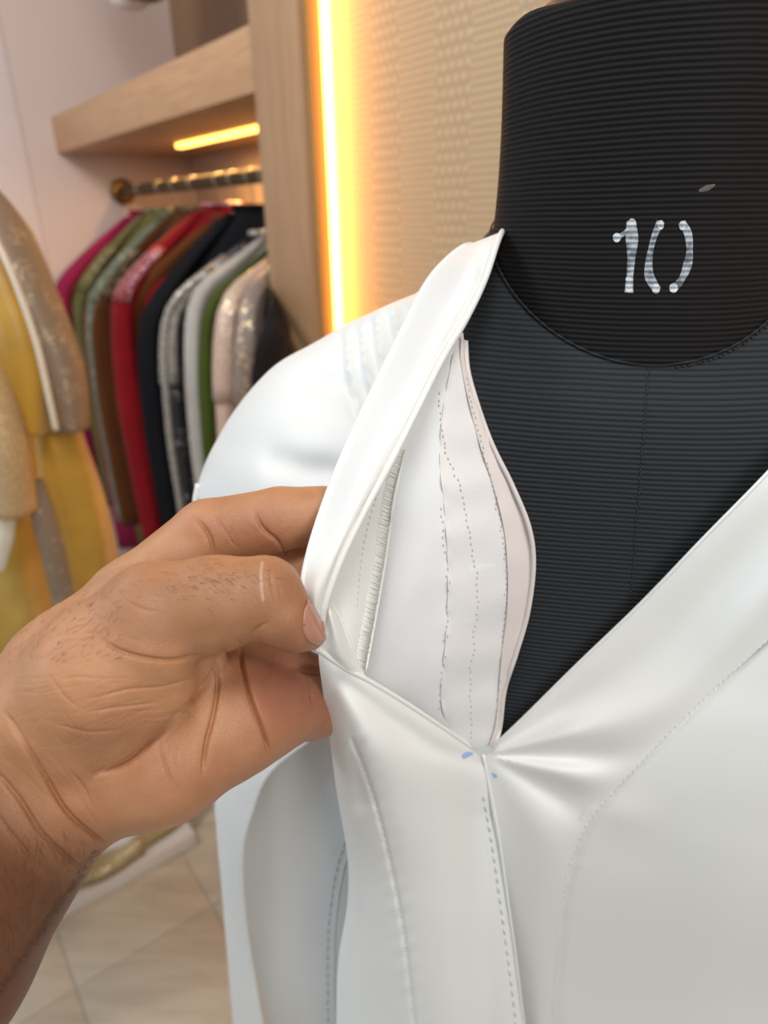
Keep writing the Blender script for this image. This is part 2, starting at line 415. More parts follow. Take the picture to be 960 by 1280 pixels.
# ---- garments on the rail
CLR = {}
def hanging_garment(u, ut, tip, zc, base, label, kind, mats, length=1.0, collar_n=-0.2, th=0.03, wob=0.0):
    """u along rail, tip=(n,z) near shoulder, zc collar height"""
    def W(uu, nn, zz):
        b_ = max(0.045, ut); q_ = min(1, max(0, nn/0.05)); q_ = q_*q_*(3-2*q_)
        return W0(uu+(b_-u)*(nn+0.2)/(tip[0]+0.2)+(ut-b_)*q_, nn, zz)
    tn, tz = tip; root = empty(kind, tuple(W(u, -0.2, zc)), label, 'garment', 'clothes on the wardrobe rail')
    body_m, sleeve_m, trim_m = mats
    # body: loft of flattened rings down the garment (in n), thickness along u with folds
    def ring(z, n0, n1, t, k=26, ph=0.0, amp=0.0):
        c, hn = (n0+n1)/2, (n1-n0)/2; out = []
        for i in range(k):
            a = 2*math.pi*i/k; sn = math.cos(a); su = math.sin(a)
            tt = t*(1+amp*math.sin(7*a+ph))
            out.append(W(u+math.copysign(abs(su)**0.8, su)*tt+wob*(z-zc)*0.05, c+sn*hn, z))
        return out
    zb = max(0.12, zc-length)
    back = -0.2-(tn+0.2)
    L = [ring(zc+0.012, -0.235, -0.165, th*0.45), ring(zc, -0.25, -0.15, th*0.6)]
    for f_ in (0.25, 0.5, 0.75, 0.93):
        L.append(ring(zc+(tz+0.03-zc)*f_, -0.25+(back+0.05+0.25)*f_, -0.15+(tn-0.05+0.15)*f_, th*(0.6+0.35*f_)))
    for i, z in enumerate(np.linspace(tz-0.01, zb, 12)):
        s = i/11
        L.append(ring(z, back+0.05-0.03*s, tn-0.05+0.02*s, th*(0.95+0.25*s), ph=u*40, amp=0.10+0.22*s))
    V = [p for r in L for p in r]; k = 26; f = []
    for i in range(len(L)-1):
        for j in range(k): f.append((i*k+j, i*k+(j+1) % k, (i+1)*k+(j+1) % k, (i+1)*k+j))
    f.append(tuple(range(k))[::-1]); f.append(tuple((len(L)-1)*k+j for j in range(k)))
    keep(link('body', mesh('body', V, f), body_m), root)
    # near sleeve: from the collar along the shoulder, over the tip and down
    cp = np.array([W(u, -0.15, zc-0.005), W(u, -0.15+(tn+0.13)*0.5, zc+(tz-zc)*0.42), W(u, tn-0.03, tz+0.035), W(u+0.003, tn, tz-0.05),
                   W(u+0.01, tn+0.01, tz-0.25), W(u+0.012, tn+0.012, tz-0.5), W(u+0.012, tn+0.014, max(zb, tz-0.8))])
    cp = cr(cp, 30); R = np.interp(np.linspace(0, 1, 30), [0, 0.25, 0.4, 0.6, 1], [0.012, 0.026, 0.036, 0.042, 0.036])
    V = []
    for i in range(30):
        T = cp[min(i+1, 29)]-cp[max(i-1, 0)]; T /= np.linalg.norm(T); b = np.cross(T, UA); b /= np.linalg.norm(b)
        for j in range(18):
            a = 2*math.pi*j/18; r = R[i]*(1+0.10*math.sin(5*a+i*0.15+u*30))
            V.append(cp[i]+UA*math.cos(a)*th*1.0*min(1, R[i]/0.03)*(1+0.12*math.sin(3*a+u*9))+b*math.sin(a)*r)
    f = [(i*18+j, i*18+(j+1) % 18, (i+1)*18+(j+1) % 18, (i+1)*18+j) for i in range(29) for j in range(18)]
    f.append(tuple(range(18))[::-1]); f.append(tuple(29*18+j for j in range(18)))
    keep(link('sleeve', mesh('sleeve', V, f), sleeve_m), root)
    # collar roll
    a = np.linspace(0, 2*math.pi, 20)
    tube('collar', [W(u+math.sin(t)*th*0.55, -0.2+math.cos(t)*0.045, zc+0.014) for t in a], 0.008, trim_m or body_m, root, 8)
    return root, cp, R
HM = mat('dark_wire', (0.06, 0.055, 0.05), 0.35, Metallic=0.7)
HW = mat('hanger_steel', (0.62, 0.58, 0.50), 0.35, Metallic=0.6)
def hanger(u, ut, tip, zc, label, grp='coat hangers on the wardrobe rail'):
    h = empty('coat_hanger', tuple(W(u, -0.2, zc)), label, 'hanger', grp)
    t = np.linspace(-0.2*math.pi, 1.0*math.pi, 16)
    hook = [W(u, -0.2+0.0185*math.cos(a), 1.548+0.0185*math.sin(a)) for a in t[::-1]][::-1]
    hook = [W(u, -0.2+0.0185*math.cos(a), 1.548+0.0185*math.sin(a)) for a in np.linspace(math.pi*1.0, -0.35*math.pi, 16)]+[W(u, -0.2, 1.518), W(u, -0.2, zc+0.02)]
    tube('hook', hook, 0.0022, HW, h, 6)
    tn, tz = tip
    arm = [W(u+(max(ut, 0.045)-u)*(back+0.2)/(tn+0.2), back, z) for back, z in ((-0.4-tn+0.07, tz+0.02), (-0.25, zc-0.005), (-0.2, zc+0.01), (-0.15, zc-0.005), (tn-0.07, tz+0.02))]
    tube('arm', cr(np.array(arm), 20), 0.005, HM, h, 6)
    return h

BK = (0.006, 0.006, 0.009)
G = [  # tip px, tip n, collar z, name, label, mats(body, sleeve, trim), length, thickness
 ((74, 368), 0.11, 1.462, 'kurta', 'magenta kurta hanging deepest on the rail against the pink wall', ((0.26, 0.012, 0.06), None, None), 1.0, 0.026),
 ((97, 372), 0.05, 1.466, 'kurta', 'olive green kurta hanging second from the pink wall', ((0.15, 0.135, 0.05), None, 'olive'), 1.0, 0.038),
 ((117, 378), 0.05, 1.450, 'kurta', 'sage green kurta with silvery sheen between olive and dark gold garments', ((0.15, 0.18, 0.12), 'sage', 'sage'), 0.9, 0.028),
 ((125, 385), 0.045, 1.466, 'kurta', 'dark brown and gold patterned kurta left of the bright red one', ((0.11, 0.035, 0.01), None, 'gold'), 1.0, 0.02),
 ((151, 374), 0.06, 1.472, 'kurta', 'bright red kurta with pale embroidered shoulders on the rail', ((0.22, 0.004, 0.008), None, 'redemb'), 1.1, 0.042),
 ((166, 378), 0.03, 1.440, 'kurta', 'rust brown kurta hanging between the red and the black kurta', ((0.15, 0.045, 0.012), None, None), 1.0, 0.018),
 ((186, 398), 0.06, 1.462, 'kurta', 'plain black kurta hanging just right of the red one', (BK, None, None), 1.15, 0.046),
 ((214, 398), 0.055, 1.40, 'jacket', 'black beaded jacket with a grey braided border along its edge', (BK, 'bead', 'braid'), 1.0, 0.028),
 ((243, 388), 0.06, 1.405, 'kurta', 'light grey plain kurta on the rail', ((0.46, 0.44, 0.41), None, None), 1.0, 0.030),
 ((262, 400), 0.05, 1.39, 'kurta', 'moss green kurta squeezed between grey and blush kurtas', ((0.06, 0.085, 0.014), None, None), 1.0, 0.018),
 ((284, 398), 0.06, 1.395, 'kurta', 'blush pink kurta with gold sequins on the shoulder', ((0.60, 0.43, 0.36), None, 'blushseq'), 1.0, 0.030),
 ((312, 402), 0.06, 1.40, 'kurta', 'taupe kurta scattered with gold sequins nearest the oak panel', ((0.30, 0.24, 0.21), 'tauseq', 'tauseq'), 1.0, 0.028),
 ((334, 430), 0.09, 1.37, 'kurta', 'dark charcoal kurta half hidden behind the white sleeve beside the oak panel', ((0.014, 0.012, 0.015), None, None), 0.9, 0.022),
]
SPEC = {'olive': sequin('olive_gold_sequin', (0.16, 0.14, 0.05), (0.55, 0.5, 0.3), 120, amount=0.5),
        'sage': sequin('sage_sequin', (0.15, 0.18, 0.12), (0.50, 0.54, 0.46), 110, amount=0.47),
        'gold': sequin('gold_brocade', (0.06, 0.03, 0.015), (0.55, 0.42, 0.2), 140, amount=0.55),
        'redemb': sequin('pink_white_embroidery', (0.28, 0.012, 0.03), (0.8, 0.62, 0.62), 150, amount=0.6),
        'bead': sequin('black_beadwork', (0.03, 0.03, 0.035), (0.6, 0.58, 0.6), 70, amount=0.42),
        'braid': sequin('grey_braid', (0.30, 0.28, 0.25), (0.7, 0.68, 0.62), 130, amount=0.8),
        'blushseq': sequin('blush_gold_sequin', (0.58, 0.42, 0.35), (0.95, 0.75, 0.5), 110, amount=0.5),
        'tauseq': sequin('taupe_gold_sequin', (0.28, 0.225, 0.20), (0.9, 0.72, 0.45), 90, amount=0.5)}
HLAB = ['slim hanger with bright steel hook holding the magenta kurta', 'slim hanger with bright steel hook holding the olive kurta', 'slim hanger with bright steel hook holding the sage kurta',
        'slim hanger with bright steel hook holding the dark gold kurta', 'slim hanger with bright steel hook holding the red kurta', 'slim hanger with bright steel hook holding the rust kurta',
        'slim hanger with bright steel hook holding the plain black kurta', 'slim hanger with bright steel hook holding the beaded jacket', 'slim hanger with bright steel hook holding the grey kurta',
        'slim hanger with bright steel hook holding the moss green kurta', 'slim hanger with bright steel hook holding the blush kurta', 'slim hanger with bright steel hook holding the taupe kurta',
        'slim hanger with bright steel hook holding the charcoal kurta']
UC = [1.259, 1.07, 0.939, 0.80, 0.62, 0.53, 0.43, 0.355, 0.29, 0.235, 0.18, 0.115, 0.06]
for gi, (tp, tn, zc, kind, label, (c, slv, trm), ln, th) in enumerate(G):
    u, _, tz = wpx(*tp, tn)
    bm_ = fabric('cloth_'+label.split()[0]+str(gi), c, 0.7, 900, 0.12, 0.0 if max(c) < 0.1 else 0.06)
    sm_ = SPEC[slv] if slv else bm_; tm_ = SPEC[trm] if trm else bm_
    ut = min(u, 1.40); u = UC[gi] if gi < len(UC) else ut-0.10
    bm_.node_tree.nodes['Principled BSDF'].inputs['Specular IOR Level'].default_value = 0.12
    root, cp, R = hanging_garment(u, ut, (tn, tz), zc, c, label, kind, (bm_, sm_, tm_), 1.25, th=th)
    hanger(u, ut, (tn, tz), zc, HLAB[gi])
    if trm:      # embroidered yoke lying over the shoulder
        V = []; k = 12; rows = range(2, 13) if trm in ('braid', 'blushseq', 'tauseq') else range(4, 10)
        for i in rows:
            T = cp[i+1]-cp[i-1]; T /= np.linalg.norm(T); b = np.cross(T, UA); b /= np.linalg.norm(b)
            if b[2] < 0: b = -b
            for j in range(k):
                a = math.pi*(j/(k-1)); V.append(cp[i]+UA*math.cos(a)*th*min(1, R[i]/0.03)*1.12+b*math.sin(a)*R[i]*1.16)
        f = quads(len(rows), k)
        o = keep(link('shoulder_embroidery', mesh('shoulder_embroidery', V, f), SPEC[trm]), root)
        md = o.modifiers.new('t', 'SOLIDIFY'); md.thickness = 0.002; md.offset = 0
    if trm == 'braid':
        P = [cp[i]+NA*(R[i]*0.9)+ZA*R[i]*0.5-UA*th*0.6 for i in range(3, 30)]
        tube('braid_border', P, 0.010, SPEC['braid'], root, 8)

# ---- white bag hanging above the shelf (only its bottom shows)
ub, _, zb = wpx(172, 8, -0.15)
bag = empty('shoulder_bag', tuple(W(ub, -0.15, zb)), 'white bag with black base above the oak shelf at the top edge', 'bag')
def blob(name, c, hx, m, parent, sq=0.6, nz=14, nk=28):
    V, f = [], []
    for i in range(nz+1):
        a = -math.pi/2+math.pi*i/nz
        for j in range(nk):
            t = 2*math.pi*j/nk; ce = math.copysign(abs(math.cos(a))**sq, math.cos(a)); se = math.copysign(abs(math.sin(a))**sq, math.sin(a))
            V.append(np.asarray(c)+UA*hx[0]*ce*math.copysign(abs(math.cos(t))**sq, math.cos(t))+NA*hx[1]*ce*math.copysign(abs(math.sin(t))**sq, math.sin(t))+ZA*hx[2]*se)
    for i in range(nz):
        for j in range(nk): f.append((i*nk+j, i*nk+(j+1) % nk, (i+1)*nk+(j+1) % nk, (i+1)*nk+j))
    return keep(link(name, mesh(name, V, f), m), parent)
blob('bag_body', W(ub, -0.15, zb+0.13), (0.15, 0.06, 0.13), fabric('white_canvas', (0.7, 0.67, 0.64), 0.6), bag)
blob('bag_base', W(ub-0.09, -0.15, zb+0.05), (0.10, 0.064, 0.05), mat('black_leather', (0.02, 0.02, 0.02), 0.4), bag)
tube('bag_strap', cr(np.array([W(ub-0.12, -0.15, zb+0.22), W(ub-0.06, -0.15, zb+0.5), W(ub, -0.15, zb+0.58), W(ub+0.06, -0.15, zb+0.5), W(ub+0.12, -0.15, zb+0.22)]), 24), 0.008, mat('black_strap', (0.02, 0.02, 0.02), 0.4), bag, 8)
rail2 = tube('upper_rail', [W(u, -0.15, zb+0.562) for u in (0.003, 0.7, 1.46)], 0.012, DARKM); tag(rail2, 'upper dark bronze rail holding the white bag above the frame', 'rail')

# ---- plinth with gold shoes, yellow outfit
PLW = mat('white_gloss_board', (0.78, 0.77, 0.77), 0.3)
pl = tag(wbox('plinth', (-0.045, 0.95), (0.36, 1.5), (0.0, 0.045), PLW, None, 0.006), 'low white display plinth on the beige floor beneath the yellow outfit', 'plinth')
GOLD = sequin('gold_brocade_shoe', (0.42, 0.33, 0.17), (0.75, 0.62, 0.38), 160, amount=0.6)
def shoe(u, n, ang, label):
    r = empty('shoe', tuple(W(u, n, 0.046)), label, 'shoe', 'gold shoes on the plinth')
    d = math.cos(ang)*NA+math.sin(ang)*UA; s = np.cross(ZA, d)
    def prof(zs, sc, name, m, h):
        V = []; nt, nk = 18, 14
        for i in range(nt):
            t = i/(nt-1); x = (t-0.5)*0.215; wd = sc*(0.024+0.010*math.sin(math.pi*min(1, t*1.15))**2)*math.sin(math.pi*min(0.999, max(0.03, t)))**0.35
            for j in range(nk):
                a = 2*math.pi*j/nk; up_ = max(0, math.sin(a)); 
                V.append(W(u, n, zs)+d*x+s*wd*math.cos(a)+ZA*((h*(1-0.35*math.sin(math.pi*t))*up_ if name == 'upper' else h*(0.5+0.5*math.sin(a)))))
        f = [(i*nk+j, i*nk+(j+1) % nk, (i+1)*nk+(j+1) % nk, (i+1)*nk+j) for i in range(nt-1) for j in range(nk)]
        f += [tuple(range(nk))[::-1], tuple((nt-1)*nk+j for j in range(nk))]
        keep(link(name, mesh(name, V, f), m), r)
    prof(0.046, 1.08, 'sole', mat('tan_sole', (0.35, 0.25, 0.15), 0.6), 0.008); prof(0.054, 1.0, 'upper', GOLD, 0.038)
    return r
def floor_pt(px, py, z):
    v = ray(px, py); P = CAM+v*((z-CAM[2])/v[2]); return (P-Q0)@UA, (P-Q0)@NA
a_, b_ = floor_pt(122, 1084, 0.06); shoe(a_, b_, 0.12, 'gold brocade shoe partly hidden by the wrist on the white plinth')
a_, b_ = floor_pt(206, 1026, 0.06); shoe(a_, b_, -0.35, 'gold brocade shoe at the right corner of the plinth')

YEL = fabric('yellow_silk', (0.62, 0.40, 0.055), 0.42, 500, 0.22, 0.4, shade=(0.74, 0.55, 0.16))
YEL2 = fabric('deep_yellow_silk', (0.55, 0.30, 0.03), 0.4, 500, 0.22, 0.4)
TAUPE = sequin('taupe_sequin', (0.25, 0.17, 0.11), (0.55, 0.42, 0.30), 260, rough=0.5, amount=0.47)
BEIGE = sequin('beige_gold_embroidery', (0.50, 0.33, 0.16), (0.75, 0.56, 0.33), 260, rough=0.5, amount=0.55)
PEARL = mat('pearl_trim', (0.72, 0.62, 0.5), 0.35)
CREAM = fabric('cream_cotton', (0.82, 0.78, 0.68), 0.6)
def loft(name, C_, RX, RY, m, parent, k=28, fold=0.0, nf=9, n=30, axis=None):
    """tube loft: centre polyline, radius across the picture and in depth, pleats"""
    P = cr(np.array(C_), n); tx = np.linspace(0, 1, n); V = []
    rx = np.interp(tx, np.linspace(0, 1, len(RX)), RX); ry = np.interp(tx, np.linspace(0, 1, len(RY)), RY)
    side = np.array([0.83, 0.55, 0.0]) if axis is None else axis
    for i in range(n):
        T = P[min(i+1, n-1)]-P[max(0, i-1)]; T /= np.linalg.norm(T); a = side-T*(side@T); a /= np.linalg.norm(a); b = np.cross(T, a)
        for j in range(k):
            t = 2*math.pi*j/k; q = 1+fold*tx[i]*math.sin(nf*t+0.8*math.sin(3*t))
            V.append(P[i]+a*rx[i]*q*math.cos(t)+b*ry[i]*q*math.sin(t))
    f = [(i*k+j, i*k+(j+1) % k, (i+1)*k+(j+1) % k, (i+1)*k+j) for i in range(n-1) for j in range(k)]
    f += [tuple(range(k))[::-1], tuple((n-1)*k+j for j in range(k))]
    o = link(name, mesh(name, V, f), m); return keep(o, parent) if parent else o
yl = empty('outfit', tuple(PY(-40, 820, 1.0)*np.array([1, 1, 0])+np.array([0, 0, 0.046])), 'yellow silk outfit with taupe sequin sleeves displayed at the left edge', 'outfit')
# torso and skirt (mostly beyond the left edge)
yx = yl.location
loft('bodice', [PY(-70, 200, 1.02), PY(-60, 330, 1.01), PY(-48, 470, 1.0), PY(-40, 560, 1.0)], [0.05, 0.12, 0.12, 0.10], [0.04, 0.08, 0.09, 0.08], YEL, yl, fold=0.02)
loft('skirt', [PY(-40, 520, 1.0), PY(-35, 640, 0.99), PY(-30, 760, 0.98), PY(-20, 900, 0.97), PY(-10, 1080, 0.955)], [0.09, 0.115, 0.135, 0.15, 0.17], [0.08, 0.11, 0.13, 0.14, 0.15], YEL, yl, k=72, fold=0.10, nf=13, n=40)
loft('taupe_sleeve', [PY(-45, 235, 0.99), PY(-8, 290, 0.97), PY(30, 370, 0.95), PY(72, 460, 0.935), PY(88, 537, 0.925)], [0.03, 0.044, 0.040, 0.033, 0.024], [0.035, 0.05, 0.05, 0.045, 0.04], TAUPE, yl, fold=0.05, nf=5)
tube('pearl_edge', cr(np.array([PY(-12, 285, 0.90), PY(18, 350, 0.885), PY(46, 430, 0.875), PY(62, 500, 0.87), PY(70, 538, 0.87)]), 40), 0.0042, PEARL, yl, 8)
loft('yellow_drape', [PY(-30, 270, 0.945), PY(0, 360, 0.915), PY(22, 440, 0.90), PY(34, 540, 0.90)], [0.04, 0.043, 0.042, 0.034], [0.02, 0.025, 0.025, 0.02], YEL2, yl, fold=0.18, nf=6, k=40)
loft('side_drape', [PY(62, 500, 0.95), PY(84, 590, 0.95), PY(104, 680, 0.95), PY(108, 760, 0.95), PY(100, 860, 0.95)], [0.026, 0.040, 0.045, 0.044, 0.04], [0.03, 0.035, 0.04, 0.04, 0.04], YEL2, yl, fold=0.14, nf=7, k=48)
loft('beige_sleeve', [PY(-60, 380, 0.90), PY(-22, 460, 0.875), PY(2, 545, 0.86), PY(16, 635, 0.86)], [0.022, 0.026, 0.030, 0.030], [0.03, 0.035, 0.04, 0.04], BEIGE, yl, fold=0.04, nf=4)
loft('cream_cuff', [PY(0, 625, 0.855), PY(0, 670, 0.855), PY(-4, 710, 0.855)], [0.020, 0.018, 0.010], [0.02, 0.02, 0.012], CREAM, yl, fold=0.05)
loft('gold_border', [PY(40, 600, 0.89), PY(58, 660, 0.875), PY(76, 730, 0.865), PY(92, 800, 0.86)], [0.014, 0.016, 0.016, 0.016], [0.006, 0.006, 0.006, 0.006], TAUPE, yl, fold=0.05)

# ================================================================ the dress form
AX = np.array([0.1225, 0.345]); YAW = math.radians(10)
form = empty('dress_form', (AX[0], AX[1], 0), 'black ribbed dress form with a high neck marked 10, wearing the white dress', 'mannequin')
def body_pt(th, a, bf, bb, z, e=2.0):
    c, s = math.cos(th), math.sin(th)               # th=0 viewer right, -pi/2 front
    x = a*math.copysign(abs(c)**(2/e), c); y = (bf if s < 0 else bb)*math.copysign(abs(s)**(2/e), s)
    cy, sy = math.cos(YAW), math.sin(YAW)
    # front turned towards viewer-left
    return np.array([AX[0]+x*cy+y*sy, AX[1]-x*sy*0+y*cy-x*(-sy)*0-0, z]) if False else np.array([AX[0]+x*cy+y*sy, AX[1]-x*sy+y*cy, z])
def neck_z(th):
    s = math.sin(th); return 1.428+0.014*math.cos(th)**2+(0.036*s if s < 0 else 0.022*s)
NK = 96; ths = np.linspace(0, 2*math.pi, NK, endpoint=False)
RN = 0.0667
ZTOP = PY(632, 47, 0.345)[2]
V = []
lv = np.linspace(0, 1, 26)
for l in lv:
    for th in ths:
        z0 = neck_z(th)-0.006; zz = z0+(ZTOP-z0)*l
        r = RN*(1.0+0.028*(1-l)**4-0.01*math.sin(math.pi*l)); V.append(body_pt(th, r, r, r, zz))
for rr, dz in ((0.995, 0.002), (0.975, 0.0035), (0.94, 0.004), (0.90, 0.0015), (0.86, -0.003), (0.5, -0.004), (0.02, -0.004)):
    for th in ths: V.append(body_pt(th, RN*rr, RN*rr, RN*rr, ZTOP+dz+0.0006*math.sin(9*th)*(rr > 0.9)))
nr = len(lv)+7
f = [(i*NK+j, i*NK+(j+1) % NK, (i+1)*NK+(j+1) % NK, (i+1)*NK+j) for i in range(nr-1) for j in range(NK)]
f.append(tuple((nr-1)*NK+j for j in range(NK)))
keep(link('neck', mesh('neck', V, f), NECKBLACK), form); HOST['neck'] = bvh_of(V, f)
# wooden neck cap knob
capz = ZTOP-0.004
blob2 = []
V = []
for i, (r, z) in enumerate(((0.056, 0.0), (0.057, 0.008), (0.052, 0.014), (0.02, 0.017), (0.012, 0.024), (0.014, 0.034), (0.002, 0.040))):
    for th in ths[::2]: V.append(np.array([AX[0]+r*math.cos(th), AX[1]+r*math.sin(th), capz+z]))
k = NK//2; f = [(i*k+j, i*k+(j+1) % k, (i+1)*k+(j+1) % k, (i+1)*k+j) for i in range(6) for j in range(k)]+[tuple(range(k))[::-1], tuple(6*k+j for j in range(k))]
keep(link('neck_cap', mesh('neck_cap', V, f), mat('black_plastic', (0.015, 0.015, 0.015), 0.4), None, True, 40), form)
# torso
TR = [(1.432, .0672, .0680, .068, 2.0, 1.0), (1.426, .074, .0715, .076, 2.0, .95), (1.414, .086, .076, .080, 2.0, .8), (1.395, .110, .0815, .084, 2.1, .55), (1.365, .145, .087, .090, 2.2, .3),
      (1.32, .170, .092, .10, 2.3, .1), (1.27, .172, .096, .10, 2.3, 0), (1.21, .168, .102, .10, 2.3, 0), (1.14, .152, .102, .095, 2.2, 0),
      (1.05, .13, .092, .09, 2.1, 0), (.95, .138, .084, .105, 2.1, 0), (.86, .148, .084, .115, 2.1, 0), (.80, .145, .08, .11, 2.1, 0)]
T_ = np.array(TR); zi = np.linspace(0, len(TR)-1, 90)
V = []
TI = crcol(T_[:, None, :], 89)[:, 0, :]
for row in TI:
    z, a, bf, bb, e, tl = row
    for th in ths: V.append(body_pt(th, a, bf, bb, z+tl*(neck_z(th)-1.432), e))
nr = len(TI)
f = [(i*NK+j, i*NK+(j+1) % NK, (i+1)*NK+(j+1) % NK, (i+1)*NK+j) for i in range(nr-1) for j in range(NK)]
f = [q[::-1] for q in f]; f += [tuple((nr-1)*NK+j for j in range(NK)), tuple(range(NK))]
keep(link('torso', mesh('torso', V, f), CHESTBLACK), form); HOST['torso'] = bvh_of(V, f)
# neck seam ridge, front seam
tube('neck_seam', [body_pt(t, RN*1.037, RN*1.037, RN*1.037, neck_z(t)) for t in np.linspace(0, 2*math.pi, 120)], 0.00045, CHESTBLACK, form, 8)
SEAMB = mat('black_thread', (0.02, 0.02, 0.022), 0.7)
stitches('front_seam', 'torso', [(811, 458), (806, 520), (800, 600), (793, 690), (787, 760), (780, 850)], 80, 5, 0.0003, SEAMB, form, 0.0, jitter=0.6)
stitches('neck_seam_stitches', ['torso', 'neck'], [tuple(to_px(body_pt(t, RN*1.045, RN*1.05, RN*1.05, neck_z(t)-0.0012))[:2]) for t in np.linspace(-1.45, -0.75, 8)], 22, 5, 0.0004, SEAMB, form, 0.0004, jitter=0.6)
# handwriting: 10
def stroke(pts, wd, off=0.0001):
    P = smooth_poly([p[:2] for p in pts], 34); wv = np.interp(np.linspace(0, 1, 34), np.linspace(0, 1, len(wd)), wd)
    T = np.gradient(P, axis=0); T /= np.linalg.norm(T, axis=1)[:, None]; nn = np.stack([-T[:, 1], T[:, 0]], 1)
    V = []
    for i in range(34):
        for s, o_ in ((-1, 0.00006), (-0.5, off), (0.5, off), (1, 0.00006)):
            q = P[i]+nn[i]*wv[i]*1.25*s; V.append(on('neck', q[0], q[1], o_))
    return V, quads(34, 4)
def mark(name, strokes, m, off=0.00016):
    V, f = [], []
    for p, wd in strokes:
        v, q = stroke(p, wd, off); f += [tuple(i+len(V) for i in k) for k in q]; V += v
    return keep(link(name, mesh(name, V, f), m), form)
mark('chalk_digit', [([(789, 276), (790, 300), (789, 325), (787, 350), (786, 366)], [4.5, 6.5, 4, 3.2, 4.5]), ([(790, 283), (781, 291), (772, 297)], [3, 2, 3])], CHALK)
mark('chalk_digit', [([(826, 277), (818, 295), (812, 320), (811, 342), (816, 354), (822, 363)], [4, 3, 2.6, 3.6, 5, 4]),
                     ([(852, 278), (860, 292), (862, 315), (858, 336), (850, 352), (841, 362)], [4, 4, 3, 4.5, 3.2, 4])], CHALK)
def dot(cx, cy, rx, ry, off=0.00026):
    V = [on('neck', cx, cy, off)]; f = []
    for r, o_ in ((0.7, off), (1, 0.0002)):
        for j in range(14): V.append(on('neck', cx+rx*r*math.cos(2*math.pi*j/14), cy+ry*r*math.sin(2*math.pi*j/14), o_))
    for j in range(14):
        f.append((0, 1+j, 1+(j+1) % 14)); f.append((1+j, 15+j, 15+(j+1) % 14, 1+(j+1) % 14))
    return V, f
V, f = [], []
for d_ in ((771, 297, 5, 6), (790, 280, 5.5, 7), (786, 361, 4.5, 5), (786, 349, 4, 4), (826, 281, 4, 6), (853, 282, 4.2, 6), (820, 361, 5, 6), (842, 360, 5.5, 6)):
    v, q = dot(*d_); f += [tuple(i+len(V) for i in k) for k in q]; V += v
keep(link('chalk_blobs', mesh('chalk_blobs', V, f), CHALKDOT), form)
mark('chalk_smear', [([(874, 239), (884, 235), (894, 231)], [1.5, 3, 1])], mat('faint_chalk', (0.12, 0.10, 0.10), 0.9), 0.0002)
# stand
tube('stand_pole', [(AX[0], AX[1], z) for z in (0.03, 0.4, 0.81)], 0.016, mat('black_metal', (0.02, 0.02, 0.02), 0.35, Metallic=0.6), form, 16)
tube('stand_base', [(AX[0], AX[1], z) for z in (0.0, 0.018, 0.024, 0.03)], [0.16, 0.16, 0.15, 0.02], mat('black_base', (0.02, 0.02, 0.02), 0.4), form, 40)

# ================================================================ the dress
dress = empty('dress', (AX[0], AX[1], 0.5), 'ivory white dress on the black dress form, its neckline pulled open by a hand', 'dress')
VX, VY_ = 604, 944
vY = hitY(HOST['torso'], VX, VY_)-0.006
def tb(px, py, off=0.006): return hitY(HOST['torso'], px, py)-off
def gauss(d, s): return np.exp(-(d/s)**2)
# -- right upper front, between neckline and princess seam
def foldA(X, Y, u, v):
    dx, dy = X-VX, Y-VY_; r = np.hypot(dx, dy); a = np.degrees(np.arctan2(dy, dx))
    rad = np.zeros_like(X)
    for c, wd, h in ((-30, 7, 0.7), (-14, 7, -0.9), (1, 6, 0.9), (13, 7, -0.8), (29, 9, 1.0), (52, 12, -0.4)): rad += h*np.exp(-((a-c)/wd)**2)
    env = np.clip((r-8)/110, 0, 1)*np.exp(-(r/250)**2)
    nd = ((X-604)*0.708+(Y-944)*0.706)                         # distance below the neckline
    far = np.clip((X-700)/200, 0, 1)
    return (1-v**5)*(0.0048*rad*env+0.0038*far*np.sin(nd/22.0-1.2)*np.exp(-((nd-75)/80)**2))
rowsA = []
for l, rr in (((678, 1430), (690, 1430)), ((655, 1280), (690, 1280)), ((638, 1160), (703, 1130)), ((620, 1040), (720, 1060)), ((604, 944), (745, 1015)),
              ((650, 901), (790, 965)), ((720, 832), (850, 903)), ((800, 755), (905, 850)), ((880, 672), (965, 795)), ((962, 588), (1040, 720)), ((1040, 500), (1090, 650)), ((1085, 420), (1130, 580)), ((1105, 350), (1180, 480)), ((1110, 300), (1215, 400))):
    xo = 0.012*np.clip((845-rr[1])/300, 0, 1) if l[0] > 750 else 0
    rowsA.append([(l[0], l[1], tb(*l, 0.005+xo*.5)), ((l[0]+rr[0])/2, (l[1]+rr[1])/2, tb((l[0]+rr[0])/2, (l[1]+rr[1])/2, 0.008+xo)), (rr[0], rr[1], tb(*rr, 0.008)-xo)])
rowsA[4][0] = (VX, VY_, vY)
sheet('neckline_panel', rowsA, 260, 110, WHITE, dress, fold=foldA, knots=[4], rolls=[('v0', 0.0007)])
